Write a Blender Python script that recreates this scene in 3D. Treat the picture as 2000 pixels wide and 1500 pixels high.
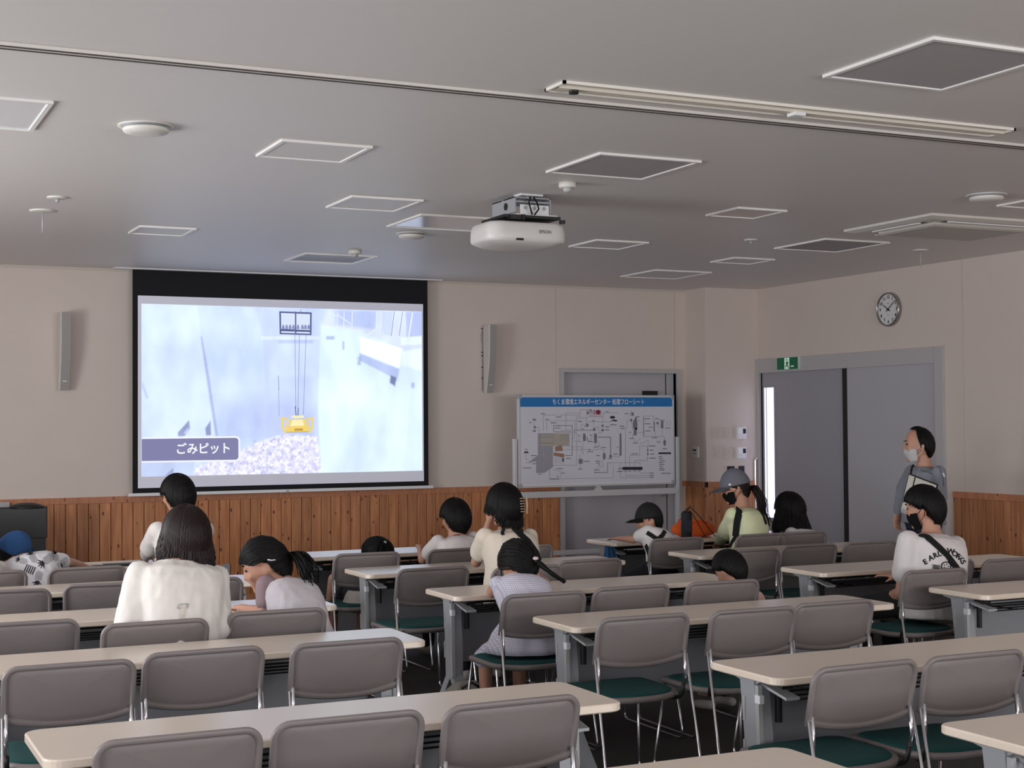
import bpy, bmesh, math, random
import numpy as np
from mathutils import Vector, Matrix, noise
from mathutils.bvhtree import BVHTree
random.seed(7)
for o in list(bpy.data.objects): bpy.data.objects.remove(o)
S = bpy.context.scene; COL = S.collection
V = Vector; PI = math.pi

# ------------------------------------------------------------------ camera
F, YAW, PIT, ROL, EYE = 2863.512, .4458, .0268, -.0072, 1.6013
_f = V((math.sin(YAW)*math.cos(PIT), math.cos(YAW)*math.cos(PIT), math.sin(PIT)))
_r = V((math.cos(YAW), -math.sin(YAW), 0)); _u = _r.cross(_f)
c_, s_ = math.cos(ROL), math.sin(ROL)
CR, CU = c_*_r + s_*_u, -s_*_r + c_*_u
cd = bpy.data.cameras.new('camera'); cam = bpy.data.objects.new('camera', cd); COL.objects.link(cam)
cd.sensor_width = 36; cd.lens = F*36/2000; cd.clip_end = 100; cd.clip_start = .05
M = Matrix((( CR.x, CU.x, -_f.x, 0), (CR.y, CU.y, -_f.y, 0), (CR.z, CU.z, -_f.z, EYE), (0,0,0,1)))
cam.matrix_world = M; S.camera = cam
# ------------------------------------------------------------------ world, lights, exposure
S.view_settings.view_transform = 'Standard'; S.view_settings.look = 'None'
S.view_settings.gamma = 1; S.view_settings.use_curve_mapping = False; S.view_settings.exposure = 0
W_ = bpy.data.worlds.new('world'); S.world = W_; W_.use_nodes = True
W_.node_tree.nodes['Background'].inputs[0].default_value = (.80, .88, 1, 1)
W_.node_tree.nodes['Background'].inputs[1].default_value = 1.0
D, H, WH, XR = 13.0, 2.973, .991, 8.856          # front wall, ceiling height, panelling height, right wall
CX, CY = 8.217, 12.62                            # corner column
XL, YB = -2.6, -3.2                              # left and rear walls
def area(name, loc, rot, sx, sy, e, col):
    l = bpy.data.lights.new(name, 'AREA'); l.shape = 'RECTANGLE'; l.size = sx; l.size_y = sy; l.energy = e; l.color = col
    o = bpy.data.objects.new(name, l); COL.objects.link(o); o.location = loc; o.rotation_euler = rot; return o
WINL = [(-1.5, 1.3), (3.1, 1.3), (7.7, 1.3)]     # windows of the left wall: centre y, half width
for (y, hw), e_ in zip(WINL, (34, 76, 178)):
    area('daylight', (XL-.04, y, 1.62), (0, -PI/2-.28, 0), 1.5, 2*hw, e_, (.985, .985, 1))
WINB = [(-.6, 1.3), (2.8, 1.3), (6.0, 1.2)]      # windows of the rear wall: centre x, half width
for (x, hw), e_ in zip(WINB, (42, 112, 175)):
    area('daylight', (x, YB-.04, 1.62), (PI/2+.45, 0, 0), 2*hw, 1.5, e_, (1, .985, .985))

# ------------------------------------------------------------------ photo ray helpers: pixel + a known plane -> point
def ray(u, v): return _f + CR*((u-1000)/F) - CU*((v-750)/F)
EP = V((0, 0, EYE))
def atY(u, v, Y): d = ray(u, v); return EP + d*(Y/d.y)
def atX(u, v, X): d = ray(u, v); return EP + d*(X/d.x)
def atZ(u, v, Z): d = ray(u, v); return EP + d*((Z-EYE)/d.z)

# ------------------------------------------------------------------ materials
def lin(c): return tuple((x/255/12.92 if x/255 <= .04045 else ((x/255+.055)/1.055)**2.4) for x in c)
MATS = {}
def mat(name, rgb, rough=.6, metal=0, spec=.5, var=0, scale=40, bump=0, emit=None, es=1, stretch=None, coat=0, obj_var=0, aniso=None):
    if name in MATS: return MATS[name]
    m = bpy.data.materials.new(name); m.use_nodes = True; n = m.node_tree.nodes; L = m.node_tree.links
    b = n['Principled BSDF']; c = lin(rgb)+(1,)
    b.inputs['Base Color'].default_value = c; b.inputs['Roughness'].default_value = rough
    b.inputs['Metallic'].default_value = metal; b.inputs['Specular IOR Level'].default_value = spec
    if coat: b.inputs['Coat Weight'].default_value = coat; b.inputs['Coat Roughness'].default_value = .15
    if emit: b.inputs['Emission Color'].default_value = lin(emit)+(1,); b.inputs['Emission Strength'].default_value = es
    if var or bump:
        tc = n.new('ShaderNodeTexCoord'); mp = n.new('ShaderNodeMapping'); nz = n.new('ShaderNodeTexNoise')
        nz.inputs['Scale'].default_value = scale; nz.inputs['Detail'].default_value = 5
        if stretch: mp.inputs['Scale'].default_value = stretch
        L.new(tc.outputs['Object'], mp.inputs[0]); L.new(mp.outputs[0], nz.inputs['Vector'])
        if var:
            r = n.new('ShaderNodeMapRange'); r.inputs['To Min'].default_value = 1-var; r.inputs['To Max'].default_value = 1+var
            L.new(nz.outputs['Fac'], r.inputs['Value'])
            mx = n.new('ShaderNodeVectorMath'); mx.operation = 'SCALE'; mx.inputs[0].default_value = c[:3]
            L.new(r.outputs[0], mx.inputs['Scale']); L.new(mx.outputs[0], b.inputs['Base Color'])
        if bump:
            bp = n.new('ShaderNodeBump'); bp.inputs['Strength'].default_value = bump; bp.inputs['Distance'].default_value = .004
            L.new(nz.outputs['Fac'], bp.inputs['Height']); L.new(bp.outputs[0], b.inputs['Normal'])
    MATS[name] = m; return m
def wood(name, c1, c2, c3):
    m = bpy.data.materials.new(name); m.use_nodes = True; n = m.node_tree.nodes; L = m.node_tree.links; b = n['Principled BSDF']
    b.inputs['Roughness'].default_value = .5
    tc = n.new('ShaderNodeTexCoord'); oi = n.new('ShaderNodeObjectInfo')
    cb = n.new('ShaderNodeCombineXYZ'); mu = n.new('ShaderNodeMath'); mu.operation = 'MULTIPLY'; mu.inputs[1].default_value = 60
    L.new(oi.outputs['Random'], mu.inputs[0])
    for i in range(3): L.new(mu.outputs[0], cb.inputs[i])
    ad = n.new('ShaderNodeVectorMath'); ad.operation = 'ADD'; L.new(tc.outputs['Object'], ad.inputs[0]); L.new(cb.outputs[0], ad.inputs[1])
    mp = n.new('ShaderNodeMapping'); mp.inputs['Scale'].default_value = (14, 14, 1.1); L.new(ad.outputs[0], mp.inputs[0])
    nz = n.new('ShaderNodeTexNoise'); nz.inputs['Scale'].default_value = 2.2; nz.inputs['Detail'].default_value = 6; nz.inputs['Distortion'].default_value = .6
    L.new(mp.outputs[0], nz.inputs['Vector'])
    rp = n.new('ShaderNodeValToRGB'); e = rp.color_ramp.elements
    e[0].position = .3; e[0].color = lin(c1)+(1,); e[1].position = .72; e[1].color = lin(c2)+(1,); L.new(nz.outputs['Fac'], rp.inputs[0])
    # per-board tone
    hs = n.new('ShaderNodeHueSaturation'); mr = n.new('ShaderNodeMapRange'); mr.inputs['To Min'].default_value = .86; mr.inputs['To Max'].default_value = 1.2
    L.new(oi.outputs['Random'], mr.inputs['Value']); L.new(mr.outputs[0], hs.inputs['Value']); L.new(rp.outputs[0], hs.inputs['Color'])
    # knots
    vo = n.new('ShaderNodeTexVoronoi'); vo.inputs['Scale'].default_value = 1; mp2 = n.new('ShaderNodeMapping'); mp2.inputs['Scale'].default_value = (14, 14, 8)
    L.new(ad.outputs[0], mp2.inputs[0]); L.new(mp2.outputs[0], vo.inputs['Vector'])
    kr = n.new('ShaderNodeValToRGB'); kr.color_ramp.elements[0].position = .09; kr.color_ramp.elements[0].color = (1,1,1,1); kr.color_ramp.elements[1].position = .17; kr.color_ramp.elements[1].color = (0,0,0,1)
    L.new(vo.outputs['Distance'], kr.inputs[0])
    mx = n.new('ShaderNodeMix'); mx.data_type = 'RGBA'; L.new(kr.outputs[0], mx.inputs[0]); L.new(hs.outputs[0], mx.inputs[6]); mx.inputs[7].default_value = lin(c3)+(1,)
    L.new(mx.outputs[2], b.inputs['Base Color'])
    MATS[name] = m; return m
m_wall = mat('wall_paper', (219, 206, 198), .9, var=.03, scale=3, bump=.05)
m_ceil = mat('ceiling_paper', (228, 224, 222), .45, var=.02, scale=30, bump=.12)
m_floor = mat('floor_carpet', (58, 58, 56), .85, var=.15, scale=300, bump=.3)
m_wood = wood('cedar', (168, 104, 66), (208, 144, 96), (96, 50, 30))
m_rail = wood('cedar_rail', (174, 110, 78), (196, 134, 96), (130, 78, 54))
m_chair = mat('chair_plastic', (129, 121, 120), .42, var=.02, scale=500, bump=.06)
m_cush = mat('teal_fabric', (9, 66, 66), .95, var=.12, scale=400, bump=.2)
m_chrome = mat('chrome', (240, 240, 246), .16, 1)
m_dark = mat('dark_plastic', (24, 24, 26), .5)
m_top = mat('table_top', (246, 229, 210), .34, var=.03, scale=8, stretch=(1, 12, 1), spec=.6, coat=1)
_tb = m_top.node_tree.nodes['Principled BSDF']; _tb.inputs['Coat Roughness'].default_value = .3; _tb.inputs['Coat IOR'].default_value = 1.8; _tb.inputs['IOR'].default_value = 1.9
m_edge = mat('table_edge', (234, 208, 182), .5)
m_gmet = mat('grey_metal', (170, 173, 179), .4, .1)
m_gmet2 = mat('light_grey_metal', (186, 188, 190), .4, .1)
m_modesty = mat('modesty_grey', (150, 152, 158), .55)
m_white = mat('white_plastic', (225, 222, 216), .45)
m_wht2 = mat('white_enamel', (236, 236, 238), .4)
m_door = mat('door_grey', (186, 184, 190), .5, var=.01, scale=5)
m_frame = mat('door_frame_grey', (190, 187, 188), .5)
m_black = mat('black_cloth', (16, 15, 17), .9)
m_blackg = mat('black_gloss', (8, 8, 9), .25)
m_hair = mat('black_hair', (13, 11, 11), .55, spec=.25)
m_hairb = mat('brown_hair', (32, 19, 18), .5, spec=.32)
m_skin = mat('skin', (196, 148, 126), .55, var=.04, scale=12)
m_lip = mat('lip', (160, 96, 88), .5)
m_eye = mat('eye', (24, 18, 16), .3)

# ------------------------------------------------------------------ mesh helpers
def link(name, me, m=None, parent=None, smooth=False):
    o = bpy.data.objects.new(name, me); COL.objects.link(o)
    if m is not None:
        me.materials.clear()
        for k in (m if isinstance(m, (list, tuple)) else [m]): me.materials.append(k)
    if smooth:
        me.polygons.foreach_set('use_smooth', [True]*len(me.polygons)); me.update()
    if parent: o.parent = parent
    return o
def obj(name, bm, m, parent=None, smooth=False, bevel=0):
    if bevel:
        es = [e for e in bm.edges if len(e.link_faces) == 2 and e.calc_face_angle(0) > .6]
        bmesh.ops.bevel(bm, geom=es, offset=bevel, segments=2, affect='EDGES', profile=.6)
    me = bpy.data.meshes.new(name); bm.normal_update(); bm.to_mesh(me); bm.free()
    return link(name, me, m, parent, smooth)
def NB(): return bmesh.new()
def box(bm, x0, x1, y0, y1, z0, z1, mi=0, mtx=None):
    r = bmesh.ops.create_cube(bm, size=1); vs = r['verts']
    for v in vs:
        v.co = V((x0+(v.co.x+.5)*(x1-x0), y0+(v.co.y+.5)*(y1-y0), z0+(v.co.z+.5)*(z1-z0)))
        if mtx: v.co = mtx @ v.co
    if mi:
        for f in set(f for v in vs for f in v.link_faces): f.material_index = mi
    return vs
def bx(name, x0, x1, y0, y1, z0, z1, m, parent=None, bevel=0):
    b = NB(); box(b, x0, x1, y0, y1, z0, z1); return obj(name, b, m, parent, bevel=bevel)
def rings(bm, R, closed=True, cap=True, mi=0):
    vr = [[bm.verts.new(p) for p in r] for r in R]; n = len(R[0]); fs = []
    for a, b in zip(vr, vr[1:]):
        for i in range(n if closed else n-1):
            j = (i+1) % n
            try: fs.append(bm.faces.new((a[i], a[j], b[j], b[i])))
            except ValueError: pass
    if cap:
        fs.append(bm.faces.new(vr[0][::-1])); fs.append(bm.faces.new(vr[-1]))
    for f in fs: f.material_index = mi
    return vr
def frame_of(d):
    d = d.normalized(); a = V((0,0,1)) if abs(d.z) < .9 else V((1,0,0))
    x = a.cross(d).normalized(); return x, d.cross(x)
def tube(bm, pts, r, seg=8, cap=True, flat=None, mi=0):
    pts = [V(p) for p in pts]; R = []; x = None
    for i, p in enumerate(pts):
        d = (pts[min(i+1, len(pts)-1)] - pts[max(i-1, 0)])
        if d.length < 1e-9: d = V((0,0,1))
        if x is None: x, y = frame_of(d)
        else:
            d.normalize(); x = (x - d*x.dot(d))
            if x.length < 1e-6: x, y = frame_of(d)
            x.normalize(); y = d.cross(x)
        rr = r[i] if isinstance(r, (list, tuple)) else r
        R.append([p + x*(math.cos(2*PI*k/seg)*rr) + y*(math.sin(2*PI*k/seg)*rr*(flat or 1)) for k in range(seg)])
    rings(bm, R, cap=cap, mi=mi)
def fillet(pts, r, n=5):
    pts = [V(p) for p in pts]; out = [pts[0]]
    for a, b, c in zip(pts, pts[1:], pts[2:]):
        u, w = (a-b), (c-b); k = min(r, u.length*.48, w.length*.48); p0 = b+u.normalized()*k; p1 = b+w.normalized()*k
        for i in range(n+1):
            t = i/n; out.append(p0*(1-t)**2 + b*2*t*(1-t) + p1*t*t)
    out.append(pts[-1]); return out
def cyl(bm, c, r, h, axis='z', seg=24, r2=None, mi=0):
    c = V(c); ax = {'x': V((1,0,0)), 'y': V((0,1,0)), 'z': V((0,0,1))}[axis] if isinstance(axis, str) else V(axis).normalized()
    x, y = frame_of(ax); R = []
    for t, q in ((0, r), (1, r if r2 is None else r2)):
        R.append([c + ax*(h*t) + x*(math.cos(2*PI*k/seg)*q) + y*(math.sin(2*PI*k/seg)*q) for k in range(seg)])
    rings(bm, R, mi=mi)
def lathe(bm, c, prof, seg=28, ax=V((0,0,1)), mi=0, cap=True):
    x, y = frame_of(V(ax)); ax = V(ax).normalized(); c = V(c)
    rings(bm, [[c + ax*h + x*(math.cos(2*PI*k/seg)*max(r, 1e-4)) + y*(math.sin(2*PI*k/seg)*max(r, 1e-4)) for k in range(seg)] for r, h in prof], mi=mi, cap=cap)
def tag(o, label, cat, group=None):
    o['label'] = label; o['category'] = cat
    if group: o['group'] = group
    return o
def thing(name, label, cat, loc=(0,0,0), rz=0, group=None):
    o = bpy.data.objects.new(name, None); COL.objects.link(o); o.location = loc; o.rotation_euler = (0,0,rz); o.empty_display_size = .05
    return tag(o, label, cat, group)
def struct(o): o['kind'] = 'structure'; return o
def dup(root, loc, rz, label, group=None):
    r = root.copy(); COL.objects.link(r); r.location = loc; r.rotation_euler = (0,0,rz); r['label'] = label
    if group: r['group'] = group
    for ch in list(root.children):
        c = ch.copy(); COL.objects.link(c); c.parent = r
        for g in list(ch.children):
            d = g.copy(); COL.objects.link(d); d.parent = c
    return r
def text_mesh(s, size, bold=0, align='CENTER', ext=0):
    cu = bpy.data.curves.new('t', 'FONT'); cu.body = s; cu.size = size; cu.align_x = align; cu.align_y = 'CENTER'; cu.offset = bold; cu.extrude = ext
    cu.resolution_u = 3
    o = bpy.data.objects.new('t', cu); COL.objects.link(o); bpy.context.view_layer.update()
    me = bpy.data.meshes.new_from_object(o.evaluated_get(bpy.context.evaluated_depsgraph_get()))
    bpy.data.objects.remove(o); bpy.data.curves.remove(cu); return me
def text_on(name, s, size, mtx, m, parent=None, bold=0, width=None, align='CENTER'):
    me = text_mesh(s, size, bold, align)
    if width and len(me.vertices):
        xs = [v.co.x for v in me.vertices]; k = width/(max(xs)-min(xs)); me.transform(Matrix.Diagonal((k, 1, 1, 1)))
    me.transform(mtx); return link(name, me, m, parent)
def basis(o, x, y):   # matrix mapping local xy plane onto axes x,y at o
    x, y = V(x), V(y); z = x.cross(y)
    return Matrix(((x.x,y.x,z.x,o[0]),(x.y,y.y,z.y,o[1]),(x.z,y.z,z.z,o[2]),(0,0,0,1)))

# ================================================================== ROOM
fl = struct(bx('floor', XL-.2, XR+.2, YB-.2, D+.2, -.1, 0, m_floor))
ce = struct(bx('ceiling', XL-.2, XR+.2, YB-.2, D+.2, H, H+.1, m_ceil))
DX0, DX1, DZ = 6.775, 8.10, 2.105                # door behind the whiteboard
b = NB(); box(b, XL-.2, DX0, D, D+.15, 0, H); box(b, DX1, XR+.2, D, D+.15, 0, H); box(b, DX0, DX1, D, D+.15, DZ, H)
wf = struct(obj('wall_front', b, m_wall))
# column boxed out of the corner
wc = struct(bx('wall_column', CX, XR, CY, D, 0, H, m_wall))
# right wall with its door opening
SY0, SY1, SZ = 9.86, 12.60, 2.245
b = NB(); box(b, XR, XR+.15, YB, SY0, 0, H); box(b, XR, XR+.15, SY1, D, 0, H); box(b, XR, XR+.15, SY0, SY1, SZ, H)
wr = struct(obj('wall_right', b, m_wall))
b = NB()
y = YB
for cy, hw in WINL:
    box(b, XL-.15, XL, y, cy-hw, 0, H); box(b, XL-.15, XL, cy-hw, cy+hw, 0, .86); box(b, XL-.15, XL, cy-hw, cy+hw, 2.38, H); y = cy+hw
box(b, XL-.15, XL, y, D, 0, H); wl = struct(obj('wall_left', b, m_wall))
b = NB(); x = XL
for cx, hw in WINB:
    box(b, x, cx-hw, YB-.15, YB, 0, H); box(b, cx-hw, cx+hw, YB-.15, YB, 0, .86); box(b, cx-hw, cx+hw, YB-.15, YB, 2.38, H); x = cx+hw
box(b, x, XR, YB-.15, YB, 0, H); wb = struct(obj('wall_rear', b, m_wall))
k = 1
for cy, hw in WINL:
    w = struct(bpy.data.objects.new('window_%d' % k, None)); COL.objects.link(w); k += 1
    b = NB()
    for a in (cy-hw, cy-.02, cy+hw-.04): box(b, XL-.03, XL+.01, a, a+.04, .86, 2.38)
    box(b, XL-.03, XL+.01, cy-hw, cy+hw, .86, .9); box(b, XL-.03, XL+.01, cy-hw, cy+hw, 2.34, 2.38); obj('window_frame', b, m_gmet2, w)
for cx, hw in WINB:
    w = struct(bpy.data.objects.new('window_%d' % k, None)); COL.objects.link(w); k += 1
    b = NB()
    for a in (cx-hw, cx-.02, cx+hw-.04): box(b, a, a+.04, YB-.03, YB+.01, .86, 2.38)
    box(b, cx-hw, cx+hw, YB-.03, YB+.01, .86, .9); box(b, cx-hw, cx+hw, YB-.03, YB+.01, 2.34, 2.38); obj('window_frame', b, m_gmet2, w)
# thin wall-panel joints: strips slightly darker than the wall paper
m_joint = mat('joint_line', (205, 191, 180), .9)
for i, (x, z0) in enumerate(((6.70, WH), (8.085, DZ+.05))):
    bx('joint', x-.003, x+.003, D-.0025, D+.001, z0, H, m_joint, wf)
bx('joint', XR-.0025, XR+.001, 9.60, 9.606, WH, H, m_joint, wr)
# cornice strip under the ceiling
bx('cornice_strip', XL, CX, D-.012, D, H-.02, H, mat('cornice', (205, 196, 186), .7), wf)

# wood panelling: every board its own piece
def plank_mesh(w, h, t=.014):
    b = NB(); box(b, 0, w-.004, -t, 0, .08, h); bmesh.ops.bevel(b, geom=[e for e in b.edges if abs((e.verts[0].co-e.verts[1].co).z) > .1 and e.verts[0].co.y < -t/2], offset=.004, segments=1, affect='EDGES')
    me = bpy.data.meshes.new('plank'); b.to_mesh(me); b.free(); me.materials.append(m_wood); return me
PW = .095; pm = plank_mesh(PW, WH-.055)
def planks(x, y, rz, length, parent):
    n = int(length/PW+.5)
    for i in range(n):
        o = bpy.data.objects.new('plank', pm); COL.objects.link(o); o.parent = parent
        o.location = (x+math.cos(rz)*i*PW, y+math.sin(rz)*i*PW, 0); o.rotation_euler = (0,0,rz)
        sx = length/(n*PW); o.scale = (sx, 1, 1)
        o.location = (x+math.cos(rz)*i*PW*sx, y+math.sin(rz)*i*PW*sx, 0)
planks(XL, D, 0, DX0-.05-XL, wf); planks(CX, CY, 0, XR-CX, wc)
planks(XR, 9.74, -PI/2, 6.4, wr)
planks(CX, D, -PI/2, D-CY, wc)
bx('wood_backing', XL, DX0-.05, D-.004, D+.001, 0, WH-.05, mat('dark_gap', (60, 32, 20), .9), wf)
bx('wood_backing', XR-.004, XR+.001, YB, 9.74, 0, WH-.05, MATS['dark_gap'], wr)
for x0, x1 in ((XL, -.6), (-.6, 1.42), (1.42, 3.85), (3.85, DX0-.05)):
    bx('rail_board', x0, x1-.002, D-.024, D, WH-.055, WH, m_rail, wf, bevel=.002)
bx('rail_board', DX1+.05, CX, D-.024, D, WH-.055, WH, m_rail, wf); bx('rail_board', CX-.024, XR, CY-.024, CY, WH-.055, WH, m_rail, wc, bevel=.002)
bx('rail_board', CX-.024, CX, CY-.024, D-.024, WH-.055, WH, m_rail, wc)
for y0, y1 in ((3.3, 6.6), (6.6, 9.74)): bx('rail_board', XR-.024, XR, y0, y1-.002, WH-.055, WH, m_rail, wr, bevel=.002)
struct(bx('baseboard_front', XL, DX0-.05, D-.02, D, 0, .08, m_rail)); struct(bx('baseboard_right', XR-.02, XR, YB, 9.74, 0, .08, m_rail))

# door behind the whiteboard
d1 = struct(bpy.data.objects.new('door_1', None)); COL.objects.link(d1); d1.location = (DX0, D, 0)
def C(o, x, y, z):   # child-local box corner helper is not needed: parents sit at world origin offsets
    return o
def bxl(name, x0, x1, y0, y1, z0, z1, m, p, bevel=0):
    l = p.location; return bx(name, x0-l.x, x1-l.x, y0-l.y, y1-l.y, z0-l.z, z1-l.z, m, p, bevel)
bxl('door_frame', DX0-.045, DX0, D-.03, D+.12, 0, DZ, m_frame, d1); bxl('door_frame', DX1, DX1+.045, D-.03, D+.12, 0, DZ, m_frame, d1)
bxl('door_frame', DX0-.045, DX1+.045, D-.03, D+.12, DZ, DZ+.045, m_frame, d1)
bxl('door_leaf', DX0, DX1-.10, D+.05, D+.09, 0, DZ, m_door, d1); bxl('door_leaf', DX1-.085, DX1, D+.05, D+.09, 0, DZ, m_door, d1)
bxl('door_seam', DX1-.10, DX1-.085, D+.06, D+.09, 0, DZ, m_dark, d1)
bxl('door_closer', 7.72, 7.88, D-.0, D+.05, 1.86, 1.925, m_dark, d1, .004)
b = NB(); tube(b, fillet([(0,0,0), (0,-.05,0), (-.11,-.05,0)], .02), .009)
h = obj('door_handle', b, m_gmet2, d1, True); h.location = (DX1-.15-DX0, .05, .98)
b = NB(); cyl(b, (0,-.012,0), .028, .012, 'y'); h = obj('lock_plate', b, m_gmet2, d1, True); h.location = (DX1-.15-DX0, .05, .86)

# double sliding door in the right wall
d2 = struct(bpy.data.objects.new('door_2', None)); COL.objects.link(d2); d2.location = (XR, SY0, 0)
zi = 2.10
bxl('door_frame', XR-.03, XR+.1, SY0-.03, SY0+.075, 0, SZ, m_frame, d2, .003); bxl('door_frame', XR-.03, XR+.1, SY1-.03, SY1+.06, 0, SZ, m_frame, d2, .003)
bxl('door_header', XR-.024, XR+.1, SY0+.075, SY1-.03, zi, SZ, m_frame, d2, .003)
ym = atX(1652, 900, XR).y; yg0 = atX(1657, 900, XR).y; yg1 = atX(1648, 900, XR).y
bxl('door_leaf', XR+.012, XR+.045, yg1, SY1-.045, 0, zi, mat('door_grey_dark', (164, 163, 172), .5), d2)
leafr = bxl('door_leaf', XR-.004, XR+.03, SY0+.075, yg0, 0, zi, m_door, d2)
bxl('rubber_seal', XR-.006, XR+.04, yg0, yg1, 0, zi, mat('dark_brown_rubber', (40, 34, 36), .8), d2)
bxl('rubber_seal', XR+.005, XR+.04, SY1-.045, SY1-.03, 0, zi, MATS['dark_brown_rubber'], d2)
sa, sb_ = atX(1513, 900, XR), atX(1494, 900, XR); z1 = atX(1503, 757, XR).z; z0 = .62
g_ = bxl('glass_slit', XR+.002, XR+.012, sa.y, sb_.y, z0, z1, mat('lit_corridor_glass', (230, 232, 240), .2, emit=(204, 203, 240), es=1.7), d2)
b = NB(); l = d2.location
for (a0, a1, c0, c1) in ((sa.y-.012, sa.y, z0-.012, z1+.012), (sb_.y, sb_.y+.012, z0-.012, z1+.012), (sa.y, sb_.y, z1, z1+.012), (sa.y, sb_.y, z0-.012, z0)):
    box(b, -.002, .013, a0-l.y, a1-l.y, c0, c1)
obj('slit_frame', b, m_gmet, d2)
ys = sb_.y-.035; bxl('slit_mullion', XR-.001, XR+.004, ys-.006, ys+.004, z0, z1, m_gmet2, d2)
hy = atX(1484, 930, XR).y; hz0, hz1 = .62, 1.23
b = NB(); tube(b, fillet([(0, hy-l.y, hz1), (-.055, hy-l.y, hz1-.01), (-.055, hy-l.y, hz0+.01), (0, hy-l.y, hz0)], .03), .012)
obj('pull_handle', b, mat('polished_handle', (240, 240, 245), .25, .9), d2, True)
# exit sign on the header
e0, e1 = atX(1525, 714, XR), atX(1567, 713, XR)
ex = tag(bx('exit_sign', XR-.05, XR-.024, e1.y, e0.y, 2.115, 2.245, mat('sign_body', (205, 215, 208), .4)), 'green running-man exit sign on the header of the double sliding door', 'sign')
m_green = mat('exit_green', (8, 84, 58), .5, emit=(6, 70, 48), es=.35); m_sgw = mat('exit_white', (190, 220, 200), .5, emit=(190, 220, 200), es=.35)
bx('sign_face', XR-.0515, XR-.05, e1.y+.006, e0.y-.006, 2.121, 2.239, m_green, ex)
yc = (e0.y+e1.y)/2
bx('sign_door', XR-.053, XR-.0515, yc-.035, yc+.045, 2.124, 2.236, m_sgw, ex)
b = NB()
def flat(b, pts, x):   # polyline strip in the y/z plane
    for (p, q, w) in pts:
        p, q = V((0,)+p), V((0,)+q); d = (q-p).normalized(); n = V((0, -d.z, d.y))*w
        vs = [b.verts.new(V((x, 0, 0))+k) for k in (p+n, q+n, q-n, p-n)]; b.faces.new(vs)
flat(b, [((yc+.0,2.20),(yc+.0,2.165),.011), ((yc,2.167),(yc-.022,2.14),.006), ((yc-.022,2.14),(yc-.03,2.127),.005), ((yc,2.167),(yc+.02,2.15),.006), ((yc+.02,2.15),(yc+.035,2.15),.005), ((yc,2.195),(yc-.025,2.18),.004), ((yc,2.195),(yc+.022,2.178),.004)], XR-.054)
c0 = [b.verts.new((XR-.054, yc+.004+.009*math.cos(t), 2.216+.009*math.sin(t))) for t in np.linspace(0, 2*PI, 12)[:-1]]; b.faces.new(c0)
obj('running_figure', b, m_green, ex)
b = NB(); flat(b, [((yc-.06,2.15),(yc-.11,2.15),.006)], XR-.053); obj('sign_arrow', b, m_sgw, ex)

# ================================================================== CEILING FITTINGS
b = NB(); yr = 5.49
box(b, XL, XR, yr-.035, yr+.035, H-.012, H)
rail = tag(obj('ceiling_rail', b, mat('rail_white', (214, 209, 204), .5)), 'long partition rail with two dark slots crossing the ceiling', 'rail')
for dy in (-.02, .018): bx('rail_slot', XL, XR, yr+dy-.007, yr+dy+.007, H-.0135, H-.011, mat('slot_dark', (70, 64, 64), .8), rail)
def ceil_panel(x0, x1, y0, y1, label, face, fw=.022, name='ceiling_panel', rec=.0, cat='panel', group=None):
    t = thing(name, label, cat, ((x0+x1)/2, (y0+y1)/2, H), 0, group); a, c = (x1-x0)/2, (y1-y0)/2
    b = NB()
    for q in ((-a, a, -c, -c+fw), (-a, a, c-fw, c), (-a, -a+fw, -c+fw, c-fw), (a-fw, a, -c+fw, c-fw)): box(b, q[0], q[1], q[2], q[3], -.012, 0)
    obj('frame', b, mat('panel_frame_white', (240, 238, 236), .4), t)
    bx('panel_face', -a+fw, a-fw, -c+fw, c-fw, -.006+rec, -.0005, face, t)
    return t
m_pg = mat('grey_mesh_panel', (176, 172, 173), .7, var=.06, scale=600); m_acc = m_ceil
m_acr = mat('acrylic_diffuser', (236, 238, 244), .14, spec=1)
m_acr.node_tree.nodes['Principled BSDF'].inputs['IOR'].default_value = 2.2
def quad(pts): 
    P = [atZ(u, v, H) for u, v in pts]; xs = [p.x for p in P]; ys = [p.y for p in P]; return min(xs), max(xs), min(ys), max(ys)
ceil_panel(3.60, 4.21, 6.48, 7.09, 'large grey square ceiling panel right above the projector', m_pg)
ceil_panel(3.61, 4.22, 4.04, 4.68, 'large grey square ceiling panel at the top right corner of the photo', m_pg)
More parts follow.
